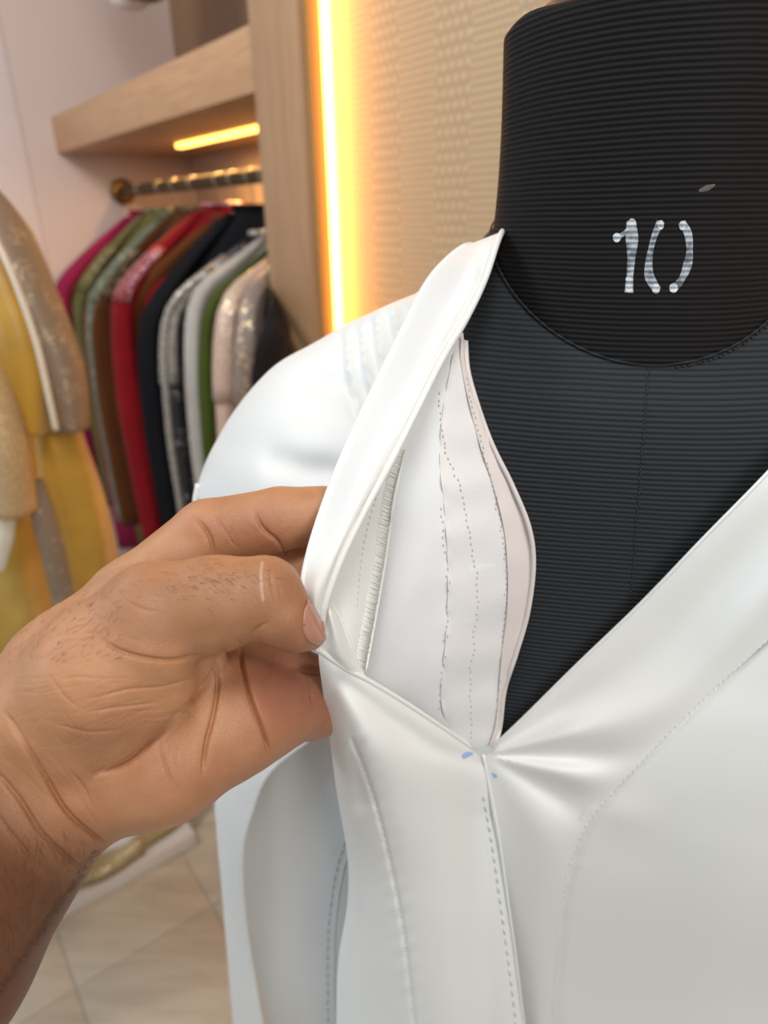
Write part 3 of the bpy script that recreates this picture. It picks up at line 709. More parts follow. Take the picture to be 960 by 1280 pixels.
# -- right side front
def foldB(X, Y, u, v):
    D, s = poly_dist(X, Y, [(690, 1430), (690, 1280), (703, 1130), (720, 1060), (745, 1015), (790, 965), (965, 795)])
    rip = np.sin(Y/3.6)*gauss(D, 16)*np.clip((Y-1040)/60, 0, 1)*0.0004
    puck = -0.0012*np.exp(-((X-778)/30)**2-((Y-1018)/20)**2)+0.0010*np.exp(-((X-790)/50)**2-((Y-1062)/34)**2)
    return rip+puck-0.004*np.exp(-((X-965)/200)**2-((Y-1060)/200)**2)+0.0012*gauss(D, 5)
rowsB = []
for l in ((690, 1430), (690, 1280), (703, 1130), (720, 1060), (745, 1015), (790, 965), (850, 903), (905, 850), (965, 795), (1040, 720), (1090, 650), (1130, 580), (1180, 480), (1215, 400)):
    yl_ = tb(*l, 0.0078); yl_ -= 0.012*np.clip((965-l[1]-120)/300, 0, 1) if l[0] > 880 else 0; row = [(l[0]-12, l[1]-9, yl_+.0035), (l[0]-1, l[1], yl_+.0013)]
    for t, dy in ((0.22, -.0055), (0.45, -.0085), (0.7, -.002), (1.0, .035)):
        row.append((l[0]+(max(1215, l[0]+50)-l[0])*t, l[1]+(40*t if l[1] < 1200 else 0), yl_+dy))
    rowsB.append(row)
sheet('side_front_panel', rowsB, 130, 90, WHITE, dress, fold=foldB, rolls=[('v0', 0.0004)])
# -- left lower front, drawn up into the pinch
def foldC(X, Y, u, v):
    D, s = poly_dist(X, Y, smooth_poly([(440, 925), (455, 962), (472, 1015), (490, 1090), (505, 1170), (518, 1285)], 30))
    seam = 0.0013*gauss(D, 3.0)
    g2 = 0.0065*gauss(X-596-0.03*(Y-1000), 24)*np.clip((Y-960)/60, 0, 1)
    D2, _ = poly_dist(X, Y, [(430, 852), (480, 895), (540, 935), (598, 955)])
    g3 = 0.0030*gauss(D2, 12)*(1-u)
    D3, _ = poly_dist(X, Y, [(415, 870), (440, 930), (450, 1000)])
    tension = 0.0022*np.sin((Y-1.05*X)/26.0)*np.exp(-((X-470)/70)**2-((Y-930)/55)**2)
    rip = 0.0004*np.sin(Y/4.2+X/9)*gauss(D, 14)
    return seam+g2+g3+0.003*gauss(D3, 14)+tension+rip
rowsC = [[(398, 812, .2035), (430, 834, .208), (458, 849, .212), (500, 874, .220), (550, 907, .232), (VX, VY_, vY)],
         [(399, 830, .2050), (432, 852, .2065), (462, 870, .2095), (503, 896, .2175), (552, 922, .230), (VX+1, VY_+6, vY-.001)],
         [(404, 868, .212), (434, 894, .206), (470, 918, .208), (510, 936, .216), (556, 948, .229), (VX+3, VY_+18, vY-.0015)],
         [(411, 915, .222), (440, 940, .210), (480, 962, .211), (518, 972, .218), (560, 976, .230), (VX+7, VY_+38, vY-.002)],
         [(420, 985, .238), (446, 1000, .222), (490, 1018, .217), (530, 1022, .223), (570, 1022, .234), (619, 1030, vY-.003)],
         [(434, 1070, .252), (458, 1080, .234), (500, 1090, .226), (540, 1090, .228), (580, 1090, .236), (628, 1090, vY-.003)],
         [(434, 1130, .258), (458, 1140, .240), (505, 1150, .230), (545, 1150, .230), (588, 1150, .237), (637, 1150, vY-.003)],
         [(423, 1200, .262), (455, 1205, .245), (508, 1210, .233), (550, 1210, .232), (592, 1210, .238), (645, 1210, vY-.003)],
         [(420, 1285, .266), (456, 1285, .250), (515, 1285, .237), (556, 1285, .234), (600, 1285, .239), (656, 1285, vY-.003)],
         [(418, 1430, .272), (458, 1430, .256), (520, 1430, .242), (560, 1430, .238), (610, 1430, .241), (678, 1430, vY-.003)]]
sheet('pinched_front_panel', rowsC, 140, 120, WHITE, dress, fold=foldC, rolls=[('u0', 0.0010)])
# -- collar band folded outward
def foldD(X, Y, u, v): return 0.0010*gauss(v-0.9, 0.05)+0.0012*np.sin(u*19+v*2)*np.exp(-((v-0.5)/0.3)**2)*np.exp(-((u-0.15)/0.15)**2)
rowsD = [[(604, 322, .41), (622, 306, .41), (640, 298, .40)],
         [(588, 305, .352), (608, 297, .342), (627, 291, .330)],
         [(560, 322, .344), (590, 325, .312), (606, 350, .300)],
         [(530, 358, .328), (560, 380, .292), (582, 400, .284)],
         [(493, 432, .292), (530, 440, .268), (553, 449, .264)],
         [(454, 512, .262), (492, 515, .247), (521, 513, .246)],
         [(428, 570, .245), (462, 575, .232), (491, 573, .233)],
         [(404, 632, .230), (436, 640, .218), (456, 638, .220)],
         [(386, 690, .214), (412, 700, .206), (426, 700, .209)],
         [(378, 735, .206), (394, 744, .200), (406, 757, .203)],
         [(384, 770, .205), (394, 780, .201), (401, 795, .204)]]
sheet('collar_band', rowsD, 120, 40, WHITE, dress, th=0.0012, fold=foldD, rolls=[('v1', 0.0013), ('v0', 0.0010)])
# -- seam allowance with serged edge
def foldE(X, Y, u, v): return 0.0028*np.sin(v*5.0+1.0)*np.exp(-((u-0.85)/0.16)**2)
rowsE = [[(513, 506, .2500), (517, 509, .250), (523, 512, .250)],
         [(488, 556, .2440), (497, 560, .2445), (507, 560, .246)],
         [(462, 606, .2340), (477, 618, .236), (493, 622, .2405)],
         [(438, 648, .2270), (460, 675, .231), (483, 698, .2365)],
         [(420, 698, .2185), (446, 730, .224), (472, 762, .2310)],
         [(408, 745, .2120), (436, 778, .217), (465, 800, .2265)],
         [(401, 792, .2080), (430, 822, .2105), (457, 840, .2180)]]
sheet('serged_allowance', rowsE, 90, 36, WHITE, dress, fold=foldE)
# little tucked pleat beside the thumb
rowsP = [[(407, 750, .2085), (410, 750, .2075), (413, 752, .2100)], [(405, 765, .2060), (414, 768, .2030), (426, 774, .2110)],
         [(406, 785, .2050), (420, 795, .2020), (438, 806, .2105)], [(402, 803, .2045), (424, 818, .2035), (450, 834, .2120)], [(398, 812, .2050), (428, 832, .2065), (457, 849, .2130)]]
sheet('tucked_pleat', rowsP, 40, 24, WHITE, dress, rolls=[('v1', 0.0006)])
# -- lining / inner facing of the opened front
def foldF(X, Y, u, v):
    d = (X-500)*0.86+(Y-790)*0.5
    return 0.0016*np.sin(d/17.0)*np.exp(-((X-510)/45)**2-((Y-770)/90)**2)+0.0005*np.sin(Y/9+X/30)*np.exp(-((X-600)/40)**2)
rowsF = [[(558, 420, .288), (570, 414, .288), (579, 416, .288)],
         [(540, 462, .276), (562, 452, .277), (584, 466, .279)],
         [(512, 512, .264), (556, 510, .267), (599, 514, .273)],
         [(498, 560, .258), (556, 560, .260), (616, 560, .267)],
         [(486, 620, .252), (560, 620, .251), (646, 622, .2615)],
         [(476, 690, .246), (560, 690, .244), (664, 680, .257)],
         [(466, 755, .241), (560, 758, .239), (664, 735, .2545)],
         [(455, 820, .236), (550, 826, .236), (641, 822, .2525)],
         [(462, 862, .2335), (550, 885, .238), (626, 880, .2515)],
         [(530, 908, .2400), (575, 925, .2435), (622, 925, .2510)],
         [(592, 948, vY+.001), (600, 952, vY+.001), (608, 950, vY+.001)]]
sheet('inner_lining', rowsF, 130, 80, LINING, dress, fold=foldF)
# stitched-on interfacing strips
rowsS = [[(570, 424), (580, 426)], [(562, 466), (584, 470)], [(553, 520), (598, 520)], [(550, 580), (612, 575)], [(556, 640), (628, 630)], [(560, 720), (634, 706)], [(557, 800), (632, 780)], [(551, 868), (626, 850)], [(562, 912), (622, 906)], [(588, 938), (614, 928)]]
sheet('interfacing_strip', rowsS, 90, 24, FACING, dress, th=0.0003, onto='inner_lining', off=0.0006,
      fold=lambda X, Y, u, v: -0.0005*gauss(v, 0.06)*np.sin(Y/5)+0.0004*np.sin(Y/11.0)*(v < 0.98))
rowsM = [[(576, 420), (582, 426)], [(578, 462), (587, 472)], [(597, 545), (612, 548)], [(616, 605), (640, 606)], [(630, 660), (661, 658)], [(635, 715), (667, 705)], [(634, 765), (660, 765)], [(628, 815), (645, 818)], [(624, 860), (631, 862)], [(620, 905), (625, 910)], [(612, 932), (617, 934)]]
MARG = fabric('blush_facing_edge', (0.72, 0.655, 0.63), 0.45, var=0.03, sheen=0.3)
sheet('facing_edge', rowsM, 100, 16, MARG, dress, th=0.0004, onto='inner_lining', off=0.0018, rolls=[('v1', 0.0010)])
stitches('lining_stitches', ['inner_lining', 'interfacing_strip'], [(548, 490), (556, 560), (575, 610), (588, 680), (597, 740), (592, 800), (588, 860), (590, 925)], 60, 2.6, 0.00022, HOLE, dress, 0.0002, jitter=0.9)
stitches('edge_stitches', ['inner_lining', 'interfacing_strip', 'facing_edge'], [(582, 470), (598, 540), (614, 600), (627, 660), (633, 720), (630, 780), (625, 840), (621, 900)], 60, 2.6, 0.0002, HOLE, dress, 0.0002, jitter=0.8)
stitches('lining_stitches', ['inner_lining', 'interfacing_strip'], [(552, 632), (556, 690), (560, 720), (557, 800), (551, 868), (547, 890)], 28, 2.6, 0.0002, HOLE, dress, 0.0002, jitter=1.2)
stitches('serging', 'serged_allowance', [(506, 562), (492, 624), (481, 700), (470, 764), (463, 802), (457, 836)], 120, 3, 0.00042, THREAD, dress, 0.0000, cross=(1.0, 14.0, 1.6), jitter=0.3)
seam_line('serged_edge', 'serged_allowance', [(507, 562), (493, 624), (482, 700), (471, 764), (464, 802), (457, 838)], 0.00055, THREAD, dress, 0.0002)
stitches('allowance_stitches', 'serged_allowance', [(482, 590), (462, 650), (452, 700), (446, 760)], 22, 3, 0.0003, THREAD, dress, 0.0002)
# -- centre seam of the front with its topstitching
CS = [(604, 944), (612, 985), (624, 1050), (634, 1120), (645, 1200), (655, 1280), (668, 1370)]
seam_line('centre_seam', ['pinched_front_panel', 'neckline_panel'], CS, 0.0008, WHITE, dress, 0.0002)
stitches('topstitching', 'pinched_front_panel', [(x-9, y+6) for x, y in CS[1:]], 30, 8, 0.00042, GREYTHREAD, dress, 0.0002)
stitches('princess_seam_stitches', 'pinched_front_panel', [(455, 962), (472, 1015), (490, 1090), (505, 1170), (518, 1285)], 34, 3, 0.0002, WHITE, dress, 0.0001)
stitches('princess_seam_stitches', ['neckline_panel', 'side_front_panel'], [(690, 1285), (703, 1130), (720, 1060), (745, 1015), (790, 965), (850, 903), (965, 795)], 70, 3, 0.0002, WHITE, dress, 0.0001)
def patchmark(name, host, poly, m):
    c = np.mean(poly, axis=0); V = [on(host, *c, 0.0003)]+[on(host, *p, 0.0002) for p in poly]; k = len(poly)
    return keep(link(name, mesh(name, V, [(0, 1+i, 1+(i+1) % k) for i in range(k)]), m), dress)
patchmark('blue_chalk_mark', 'pinched_front_panel', [(577, 944), (583, 940), (590, 940), (592, 943), (586, 946), (579, 949)], BLUECHALK)
patchmark('blue_chalk_mark', 'neckline_panel', [(614, 966), (620, 968), (622, 972), (617, 972)], BLUECHALK)
# -- shoulder and left sleeve
TUCKS = [[(434, 418), (436, 460), (450, 516)], [(452, 409), (455, 448), (466, 492)], [(471, 397), (473, 430), (480, 466)], [(491, 382), (494, 405), (500, 432)], [(512, 370), (515, 390), (518, 405)]]
def foldG(X, Y, u, v):
    o = np.zeros_like(X)
    for t in TUCKS:
        D, s = poly_dist(X, Y, smooth_poly(t, 20)); o += -0.0024*gauss(D, 4.5)+0.0014*gauss(D-8, 5)*(s > 0)
    for t, wd, a in (([(395, 478), (430, 488), (462, 503)], 20, 0.0050), ([(345, 575), (385, 588), (425, 592)], 20, 0.0050), ([(300, 560), (350, 545), (400, 520)], 22, 0.002)):
        D, s = poly_dist(X, Y, t); o += a*gauss(D, wd)
    return o
rowsG = [[(575, 385, .335), (552, 358, .345), (538, 353, .37), (545, 368, .42)],
         [(525, 450, .312), (505, 400, .333), (487, 380, .358), (492, 392, .42)],
         [(490, 520, .292), (458, 445, .328), (438, 403, .362), (446, 418, .43)],
         [(455, 575, .280), (412, 482, .322), (391, 430, .366), (400, 447, .44)],
         [(430, 630, .274), (368, 522, .316), (339, 461, .370), (350, 482, .45)],
         [(415, 690, .272), (332, 575, .311), (290, 519, .372), (302, 542, .455)],
         [(410, 760, .276), (312, 645, .307), (257, 583, .372), (268, 612, .46)],
         [(410, 850, .282), (302, 765, .307), (243, 634, .372), (254, 680, .46)],
         [(345, 925, .290), (305, 880, .310), (244, 760, .372), (252, 800, .46)],
         [(330, 932, .292), (300, 925, .312), (262, 900, .372), (272, 930, .46)]]
sheet('sleeve', rowsG, 120, 110, WHITE, dress, fold=foldG)
tube('sleeve_hem', cr(np.array([PY(248, 605, .365), PY(244, 632, .362), PY(243, 680, .362)]), 16), 0.0018, WHITE, dress)
# -- bodice side below the hand, and the sleeve edge beside it
def foldH(X, Y, u, v): return 0.012*np.clip(1-v/0.45, 0, 1)**1.5+0.004*gauss(X-(388-0.02*(Y-1000)), 30)-0.002*gauss(X-340, 22)+0.003*gauss(v-0.92, 0.06)
rowsH = [[(420, 850, .304), (440, 855, .300), (475, 860, .296)], [(385, 900, .302), (425, 905, .297), (470, 912, .292)],
         [(330, 970, .306), (390, 980, .299), (470, 990, .287)],
         [(301, 1055, .310), (375, 1060, .301), (470, 1060, .287)],
         [(303, 1150, .315), (378, 1150, .304), (470, 1150, .290)],
         [(316, 1230, .320), (382, 1230, .307), (470, 1230, .292)],
         [(335, 1300, .325), (392, 1300, .311), (470, 1300, .296)],
         [(362, 1430, .332), (410, 1430, .317), (475, 1430, .302)]]
sheet('bodice_side', rowsH, 90, 60, WHITE, dress, fold=foldH)
rowsI = [[(350, 905, .40), (335, 900, .335), (362, 908, .305), (400, 916, 0.2850)],
         [(300, 955, .42), (285, 955, .350), (308, 962, .315), (338, 964, 0.2880)],
         [(285, 1005, .44), (268, 1000, .365), (288, 1010, .325), (314, 1016, 0.2920)],
         [(288, 1060, .45), (272, 1060, .372), (285, 1065, .332), (302, 1070, 0.2950)],
         [(296, 1150, .46), (280, 1150, .382), (292, 1150, .338), (306, 1150, 0.3000)],
         [(306, 1250, .47), (288, 1250, .392), (304, 1250, .343), (322, 1250, 0.3060)],
         [(322, 1430, .48), (302, 1430, .402), (330, 1430, .352), (354, 1430, .317)]]
sheet('sleeve_edge', rowsI, 90, 40, WHITE, dress, th=0.0012, rolls=[('v1', 0.0008)])
SS = [(432, 1050), (420, 1090), (411, 1150), (409, 1210), (410, 1290)]
seam_line('side_seam', 'bodice_side', [(x+9, y) for x, y in SS], 0.0006, WHITE, dress, 0.0)
stitches('side_seam_stitches', 'bodice_side', SS, 22, 7, 0.0004, GREYTHREAD, dress, 0.0002)
# -- back and skirt of the dress, wrapped round behind the form
V = []; nb = 50; tt = np.linspace(-0.25, math.pi+0.12, nb); zz_ = np.linspace(1.375, 0.66, 40)
for z in zz_:
    a = np.interp(z, [.45, .8, .95, 1.05, 1.2, 1.32, 1.375], [.26, .19, .165, .145, .178, .18, .165]); b = np.interp(z, [.45, .8, .95, 1.05, 1.2, 1.32, 1.375], [.24, .16, .125, .105, .112, .112, .105])
    for t in tt: V.append(body_pt(t, a, b*0.95, b, z))
o = link('back_panel', mesh('back_panel', V, quads(40, nb)), WHITE); keep(o, dress); md = o.modifiers.new('t', 'SOLIDIFY'); md.thickness = 0.001
loft('far_sleeve', [body_pt(0, .14, .1, .1, 1.395), body_pt(0, .19, .1, .1, 1.36), body_pt(0, .225, .1, .1, 1.26), body_pt(0, .235, .1, .1, 1.15), body_pt(0, .235, .1, .1, 1.0)], [.03, .05, .058, .055, .05], [.05, .065, .07, .068, .06], WHITE, dress, fold=0.05, nf=5)

# ================================================================ the hand
def smin(a, b, k):
    h = np.clip(0.5+0.5*(b-a)/k, 0, 1); return b*(1-h)+a*h-k*h*(1-h)
def node(px, py, d, r):            # pixel, depth, pixel radius -> camera-space metric
    return np.array([(px-480)/F*d, -(py-640)/F*d, d]), r*d/F
HS = 0.0014
lo_ = np.array([-0.275, -0.285, 0.155]); hi_ = np.array([0.0, 0.025, 0.315])
dims = np.ceil((hi_-lo_)/HS).astype(int)
gx, gy, gz = (lo_[i]+HS*np.arange(dims[i], dtype=np.float32) for i in range(3))
BIG = np.float32(0.08)
def field(): return np.full(tuple(dims), BIG, np.float32)
def add(Fd, nodes, k, sq=1.0):
    """chain of tapered capsules; sq>1 flattens in depth"""
    pts = [node(*n) for n in nodes]
    for (a, ra), (b, rb) in zip(pts[:-1], pts[1:]):
        m_ = max(ra, rb)+0.022
        l = np.minimum(a, b)-m_; h = np.maximum(a, b)+m_
        i0 = np.clip(((l-lo_)/HS).astype(int), 0, dims); i1 = np.clip(((h-lo_)/HS).astype(int)+1, 0, dims)
        if np.any(i1 <= i0): continue
        X = gx[i0[0]:i1[0]][:, None, None]; Y = gy[i0[1]:i1[1]][None, :, None]; Z = gz[i0[2]:i1[2]][None, None, :]
        d = (b-a); L = float(d@d)+1e-12
        t = np.clip(((X-a[0])*d[0]+(Y-a[1])*d[1]+(Z-a[2])*d[2])/L, 0, 1).astype(np.float32)
        D = np.sqrt((X-a[0]-t*d[0])**2+(Y-a[1]-t*d[1])**2+((Z-a[2]-t*d[2])*sq)**2)-(ra+(rb-ra)*t)
        s = (slice(i0[0], i1[0]), slice(i0[1], i1[1]), slice(i0[2], i1[2]))
        Fd[s] = smin(Fd[s], D.astype(np.float32), k)
    return Fd
PALM = field()
add(PALM, [(-420, 1600, .222, 176), (-230, 1345, .232, 150), (-110, 1195, .234, 136), (28, 990, .236, 120)], .010)
add(PALM, [(28, 975, .238, 108), (100, 850, .244, 84), (168, 757, .256, 56)], .010)          # index metacarpal
add(PALM, [(50, 970, .242, 85), (230, 820, .268, 56)], .008)
add(PALM, [(80, 975, .246, 80), (290, 855, .270, 56)], .008)
add(PALM, [(85, 975, .236, 82), (200, 938, .242, 84), (290, 895, .252, 70), (330, 887, .260, 57)], .006)   # hypothenar
add(PALM, [(50, 905, .227, 80), (120, 845, .219, 76), (180, 805, .219, 64)], .007)           # thenar
add(PALM, [(110, 905, .225, 62), (185, 858, .225, 58)], .006)
IDX = PALM.copy()
add(IDX, [(168, 757, .256, 56), (262, 670, .262, 46)], .006)
add(IDX, [(262, 670, .262, 46), (350, 649, .262, 40), (404, 642, .263, 35)], .002)
MID = PALM.copy()
add(MID, [(230, 800, .264, 54), (310, 735, .276, 44), (392, 708, .274, 36)], .004)
RNG_ = PALM.copy()
add(RNG_, [(290, 850, .266, 54), (345, 842, .270, 44), (398, 862, .290, 38)], .003)
add(RNG_, [(330, 887, .259, 56), (352, 882, .266, 50), (388, 878, .284, 44), (425, 870, .304, 42)], .003)
THB = PALM.copy()
add(THB, [(175, 805, .226, 48), (240, 822, .238, 42)], .006)
add(THB, [(120, 820, .224, 66), (192, 768, .222, 61), (268, 755, .222, 56), (330, 745, .222, 49)], .006)
add(THB, [(330, 745, .222, 49), (350, 768, .2225, 40), (370, 785, .225, 30), (388, 793, .228, 20)], .0025)
HAND = smin(smin(smin(IDX, THB, .0012), MID, .0015), RNG_, .0015)
del IDX, MID, RNG_, THB, PALM
def surface_nets(S_):
    s = S_ < 0; nx, ny, nz = S_.shape
    cnt = np.zeros((nx-1, ny-1, nz-1), np.int8)
    for a in (0, 1):
        for b in (0, 1):
            for c in (0, 1): cnt += s[a:nx-1+a, b:ny-1+b, c:nz-1+c]
    act = (cnt > 0) & (cnt < 8); idx = np.full(cnt.shape, -1, np.int64); I = np.argwhere(act); idx[act] = np.arange(len(I))
    cor = np.array([[a, b, c] for a in (0, 1) for b in (0, 1) for c in (0, 1)])
    val = np.stack([S_[I[:, 0]+c[0], I[:, 1]+c[1], I[:, 2]+c[2]] for c in cor], 1)
    acc = np.zeros((len(I), 3)); n = np.zeros(len(I))
    for i in range(8):
        for j in range(i+1, 8):
            if np.abs(cor[i]-cor[j]).sum() != 1: continue
            a, b = val[:, i], val[:, j]; cr_ = (a < 0) != (b < 0); t = np.where(cr_, a/(a-b+1e-12), 0)
            p = cor[i]+t[:, None]*(cor[j]-cor[i]); acc += np.where(cr_[:, None], p, 0); n += cr_
    Vv = I+acc/n[:, None]; Fs = []
    for ax in range(3):
        o1, o2 = [(1, 2), (2, 0), (0, 1)][ax]
        sl0 = [slice(None)]*3; sl1 = [slice(None)]*3; sl0[ax] = slice(0, -1); sl1[ax] = slice(1, None)
        A, B = s[tuple(sl0)], s[tuple(sl1)]; E = np.argwhere(A != B); ins = A[tuple(E.T)]
        ok = (E[:, o1] > 0) & (E[:, o2] > 0) & (E[:, o1] < S_.shape[o1]-1) & (E[:, o2] < S_.shape[o2]-1); E = E[ok]; ins = ins[ok]
        def g(d1, d2):
            q = E.copy(); q[:, o1] -= d1; q[:, o2] -= d2; return idx[tuple(q.T)]
        q = np.stack([g(1, 1), g(0, 1), g(0, 0), g(1, 0)], 1); q[ins] = q[ins][:, ::-1]; Fs.append(q)
    return Vv, np.concatenate(Fs)
Vh, Fh = surface_nets(HAND)
Vh = lo_+Vh*HS
def relax(V, Fq, it, lam=0.5):
    e = np.concatenate([Fq[:, [0, 1]], Fq[:, [1, 2]], Fq[:, [2, 3]], Fq[:, [3, 0]]])
    e = np.concatenate([e, e[:, ::-1]]); c = np.bincount(e[:, 0], minlength=len(V))[:, None]+1e-9
    for i in range(it):
        m_ = np.stack([np.bincount(e[:, 0], V[e[:, 1], k], len(V)) for k in range(3)], 1)/c
        V = V+(m_-V)*(lam if i % 2 == 0 else -lam*1.02)
    return V
Vh = relax(Vh, Fh, 8)
Wd = CAM+Vh[:, 0:1]*RT+Vh[:, 1:2]*UP+Vh[:, 2:3]*FW
me = bpy.data.meshes.new('hand_base'); me.vertices.add(len(Wd)); me.vertices.foreach_set('co', Wd.astype(np.float32).ravel())
me.loops.add(Fh.size); me.loops.foreach_set('vertex_index', Fh.astype(np.int32).ravel())
me.polygons.add(len(Fh)); me.polygons.foreach_set('loop_start', np.arange(0, Fh.size, 4, dtype=np.int32)); me.update(calc_edges=True); me.validate()
tmp = bpy.data.objects.new('tmp', me); COL.objects.link(tmp)
sb = tmp.modifiers.new('s', 'SUBSURF'); sb.levels = 2; sb.render_levels = 2
hm = bpy.data.meshes.new_from_object(tmp.evaluated_get(bpy.context.evaluated_depsgraph_get()))
bpy.data.objects.remove(tmp)
nv_ = len(hm.vertices); co = np.zeros(nv_*3, np.float32); hm.vertices.foreach_get('co', co); co = co.reshape(-1, 3).astype(float)
no = np.zeros(nv_*3, np.float32); hm.vertices.foreach_get('normal', no); no = no.reshape(-1, 3).astype(float)
px = to_px(co); view = CAM-co; view /= np.linalg.norm(view, axis=1)[:, None]; facing = np.clip(np.sum(no*view, 1)*3, 0, 1)
CREASE = [  # polyline, width px, depth mm, depth window (camera distance)
 ([(128, 800), (150, 813), (180, 822), (215, 825), (250, 819)], 3.2, 1.1, (0.0, .235)),
 ([(312, 797), (318, 789), (327, 782), (334, 779)], 3.0, 0.9, (0, .235)),
 ([(278, 815), (268, 842), (248, 870), (222, 898), (190, 928), (155, 955), (120, 968)], 4.6, 2.8, (0, .30)),
 ([(276, 818), (273, 850), (267, 890), (258, 930), (254, 965)], 3.4, 1.7, (0, .30)),
 ([(300, 805), (305, 840), (316, 880), (330, 915), (338, 946)], 3.4, 2.4, (0, .30)),
 ([(244, 648), (256, 660), (264, 676), (268, 700)], 3.2, 1.3, (.235, .30)),
 ([(268, 640), (276, 655), (284, 668)], 2.0, 0.4, (.235, .30)), ([(292, 655), (287, 672), (296, 684)], 2.2, 0.5, (.235, .30)),
 ([(318, 640), (330, 662), (346, 676), (355, 692)], 3.2, 1.2, (.235, .30)),
 ([(8, 893), (30, 930), (58, 975), (88, 1020), (132, 1058)], 4.0, 1.6, (0, .30)),
 ([(-10, 960), (25, 1000), (55, 1045), (105, 1090)], 4.5, 1.1, (0, .30)),
 ([(-10, 1010), (20, 1050), (50, 1085)], 4.0, 0.5, (0, .30)),
 ([(120, 872), (160, 862), (205, 858), (240, 848)], 2.4, 0.35, (0, .30)), ([(110, 890), (150, 884), (200, 878)], 2.4, 0.35, (0, .30)),
 ([(60, 840), (80, 870), (100, 885)], 2.4, 0.3, (0, .30)), ([(70, 905), (110, 915), (150, 912)], 2.4, 0.3, (0, .30)),
 ([(85, 960), (105, 985), (115, 1010)], 2.6, 0.5, (0, .30)), ([(200, 930), (210, 965), (222, 990)], 2.6, 0.5, (0, .30)),
 ([(345, 760), (338, 720), (343, 705)], 2.2, 0.25, (0, .235)), ([(352, 752), (347, 722)], 2.0, 0.2, (0, .235)),
 ([(383, 835), (388, 860), (392, 885)], 3.2, 0.8, (0, .30)), ([(370, 832), (386, 836), (402, 838), (418, 838)], 7.0, 3.5, (0.236, .30)), ([(376, 850), (380, 880)], 2.2, 0.4, (0, .30)),
 ([(225, 880), (250, 900)], 2.0, 0.4, (0, .30)), ([(150, 745), (175, 760), (200, 765)], 2.4, 0.25, (0, .235)),
]
for (x0, x1, y0, y1, ang, sp, n_, ln_, am) in ((40, 240, 835, 900, -8, 5, 40, 70, .15), (30, 200, 880, 950, -22, 12, 24, 55, .14), (120, 330, 900, 1000, 98, 14, 26, 45, .16),
        (300, 400, 830, 930, 75, 12, 18, 30, .18), (285, 350, 635, 690, 62, 14, 16, 26, .2), (180, 330, 715, 805, 84, 10, 30, 26, .10), (-20, 110, 900, 1100, 52, 8, 26, 70, .16), (20, 180, 740, 830, 40, 14, 24, 35, .10), (325, 372, 705, 770, 80, 14, 14, 24, .16)):
    for _ in range(n_):
        cx_, cy_ = RNG.uniform(x0, x1), RNG.uniform(y0, y1); a_ = math.radians(ang+RNG.normal(0, sp)); l_ = ln_*RNG.uniform(.5, 1.2)/2; bow = RNG.normal(0, 3)
        CREASE.append(([(cx_-l_*math.cos(a_), cy_-l_*math.sin(a_)), (cx_+bow, cy_+bow), (cx_+l_*math.cos(a_), cy_+l_*math.sin(a_))], RNG.uniform(1.5, 2.2), am*RNG.uniform(.25, .75), (0, .30)))
disp = np.zeros(nv_)
for poly, wd, amp, (d0, d1) in CREASE:
    poly = smooth_poly(poly, 24); bb0 = poly.min(0)-30; bb1 = poly.max(0)+30
    sel = np.where((px[:, 0] > bb0[0]) & (px[:, 0] < bb1[0]) & (px[:, 1] > bb0[1]) & (px[:, 1] < bb1[1]) & (px[:, 2] > d0) & (px[:, 2] < d1) & (facing > 0))[0]
    D, _ = poly_dist(px[sel, 0], px[sel, 1], poly)
    tt_ = np.minimum(1, np.minimum(np.linalg.norm(px[sel, :2]-poly[0], axis=1), np.linalg.norm(px[sel, :2]-poly[-1], axis=1))/18)
    disp[sel] += facing[sel]*0.001*amp*(-np.exp(-(D/(wd*.72))**2)*(0.15+0.85*tt_)+0.10*np.exp(-((D-wd*3.0)/(wd*2.0))**2)*tt_)
co = co+no*disp[:, None]
hm.vertices.foreach_set('co', co.astype(np.float32).ravel()); hm.update()
# skin tone: forearm tan with shade painted in, ruddy palm and finger flanks
tan_shade = np.clip(((130-px[:, 0])*0.6+(px[:, 1]-985)*1.0)/170, 0, 1)
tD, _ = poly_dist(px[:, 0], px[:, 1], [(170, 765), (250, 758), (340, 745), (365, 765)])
tan_shade = np.maximum(tan_shade, 0.34*np.clip(1.5-tD/52, 0, 1)*(px[:, 2] < .245))
rud_shade = 1.3*np.exp(-((px[:, 0]-365)/65)**2-((px[:, 1]-860)/65)**2)+0.8*np.exp(-((px[:, 0]-310)/60)**2-((px[:, 1]-665)/32)**2)*(px[:, 2] > .235)+0.35*np.exp(-((px[:, 0]-230)/120)**2-((px[:, 1]-960)/60)**2)  # skin redness, with the thumb's shade painted in at the finger base
rud_shade = np.clip(rud_shade, 0, 1)
pD, _ = poly_dist(px[:, 0], px[:, 1], [(328, 703), (326, 716), (327, 735), (329, 750)])
pale = np.exp(-(pD/1.6)**2)*(px[:, 2] < .235)*(facing > 0)
att = hm.color_attributes.new('tone', 'FLOAT_COLOR', 'POINT'); att.data.foreach_set('color', np.stack([tan_shade, rud_shade, pale, np.ones(nv_)], 1).astype(np.float32).ravel())
SKIN = mat('warm_brown_skin', (0.55, 0.29, 0.17), 0.46, Subsurface_Weight=0.06, Subsurface_Scale=0.003)
SKIN.node_tree.nodes['Principled BSDF'].inputs['Subsurface Radius'].default_value = (1.0, 0.35, 0.18)
_n = N(SKIN); _at = _n.new('ShaderNodeAttribute', attribute_name='tone'); _sp = _n.new('ShaderNodeSeparateColor', {0: _at.outputs['Color']})
_f1 = _n.new('ShaderNodeTexNoise', {'Vector': _n.obj(), 'Scale': 90.0, 'Detail': 5.0}).outputs[0]
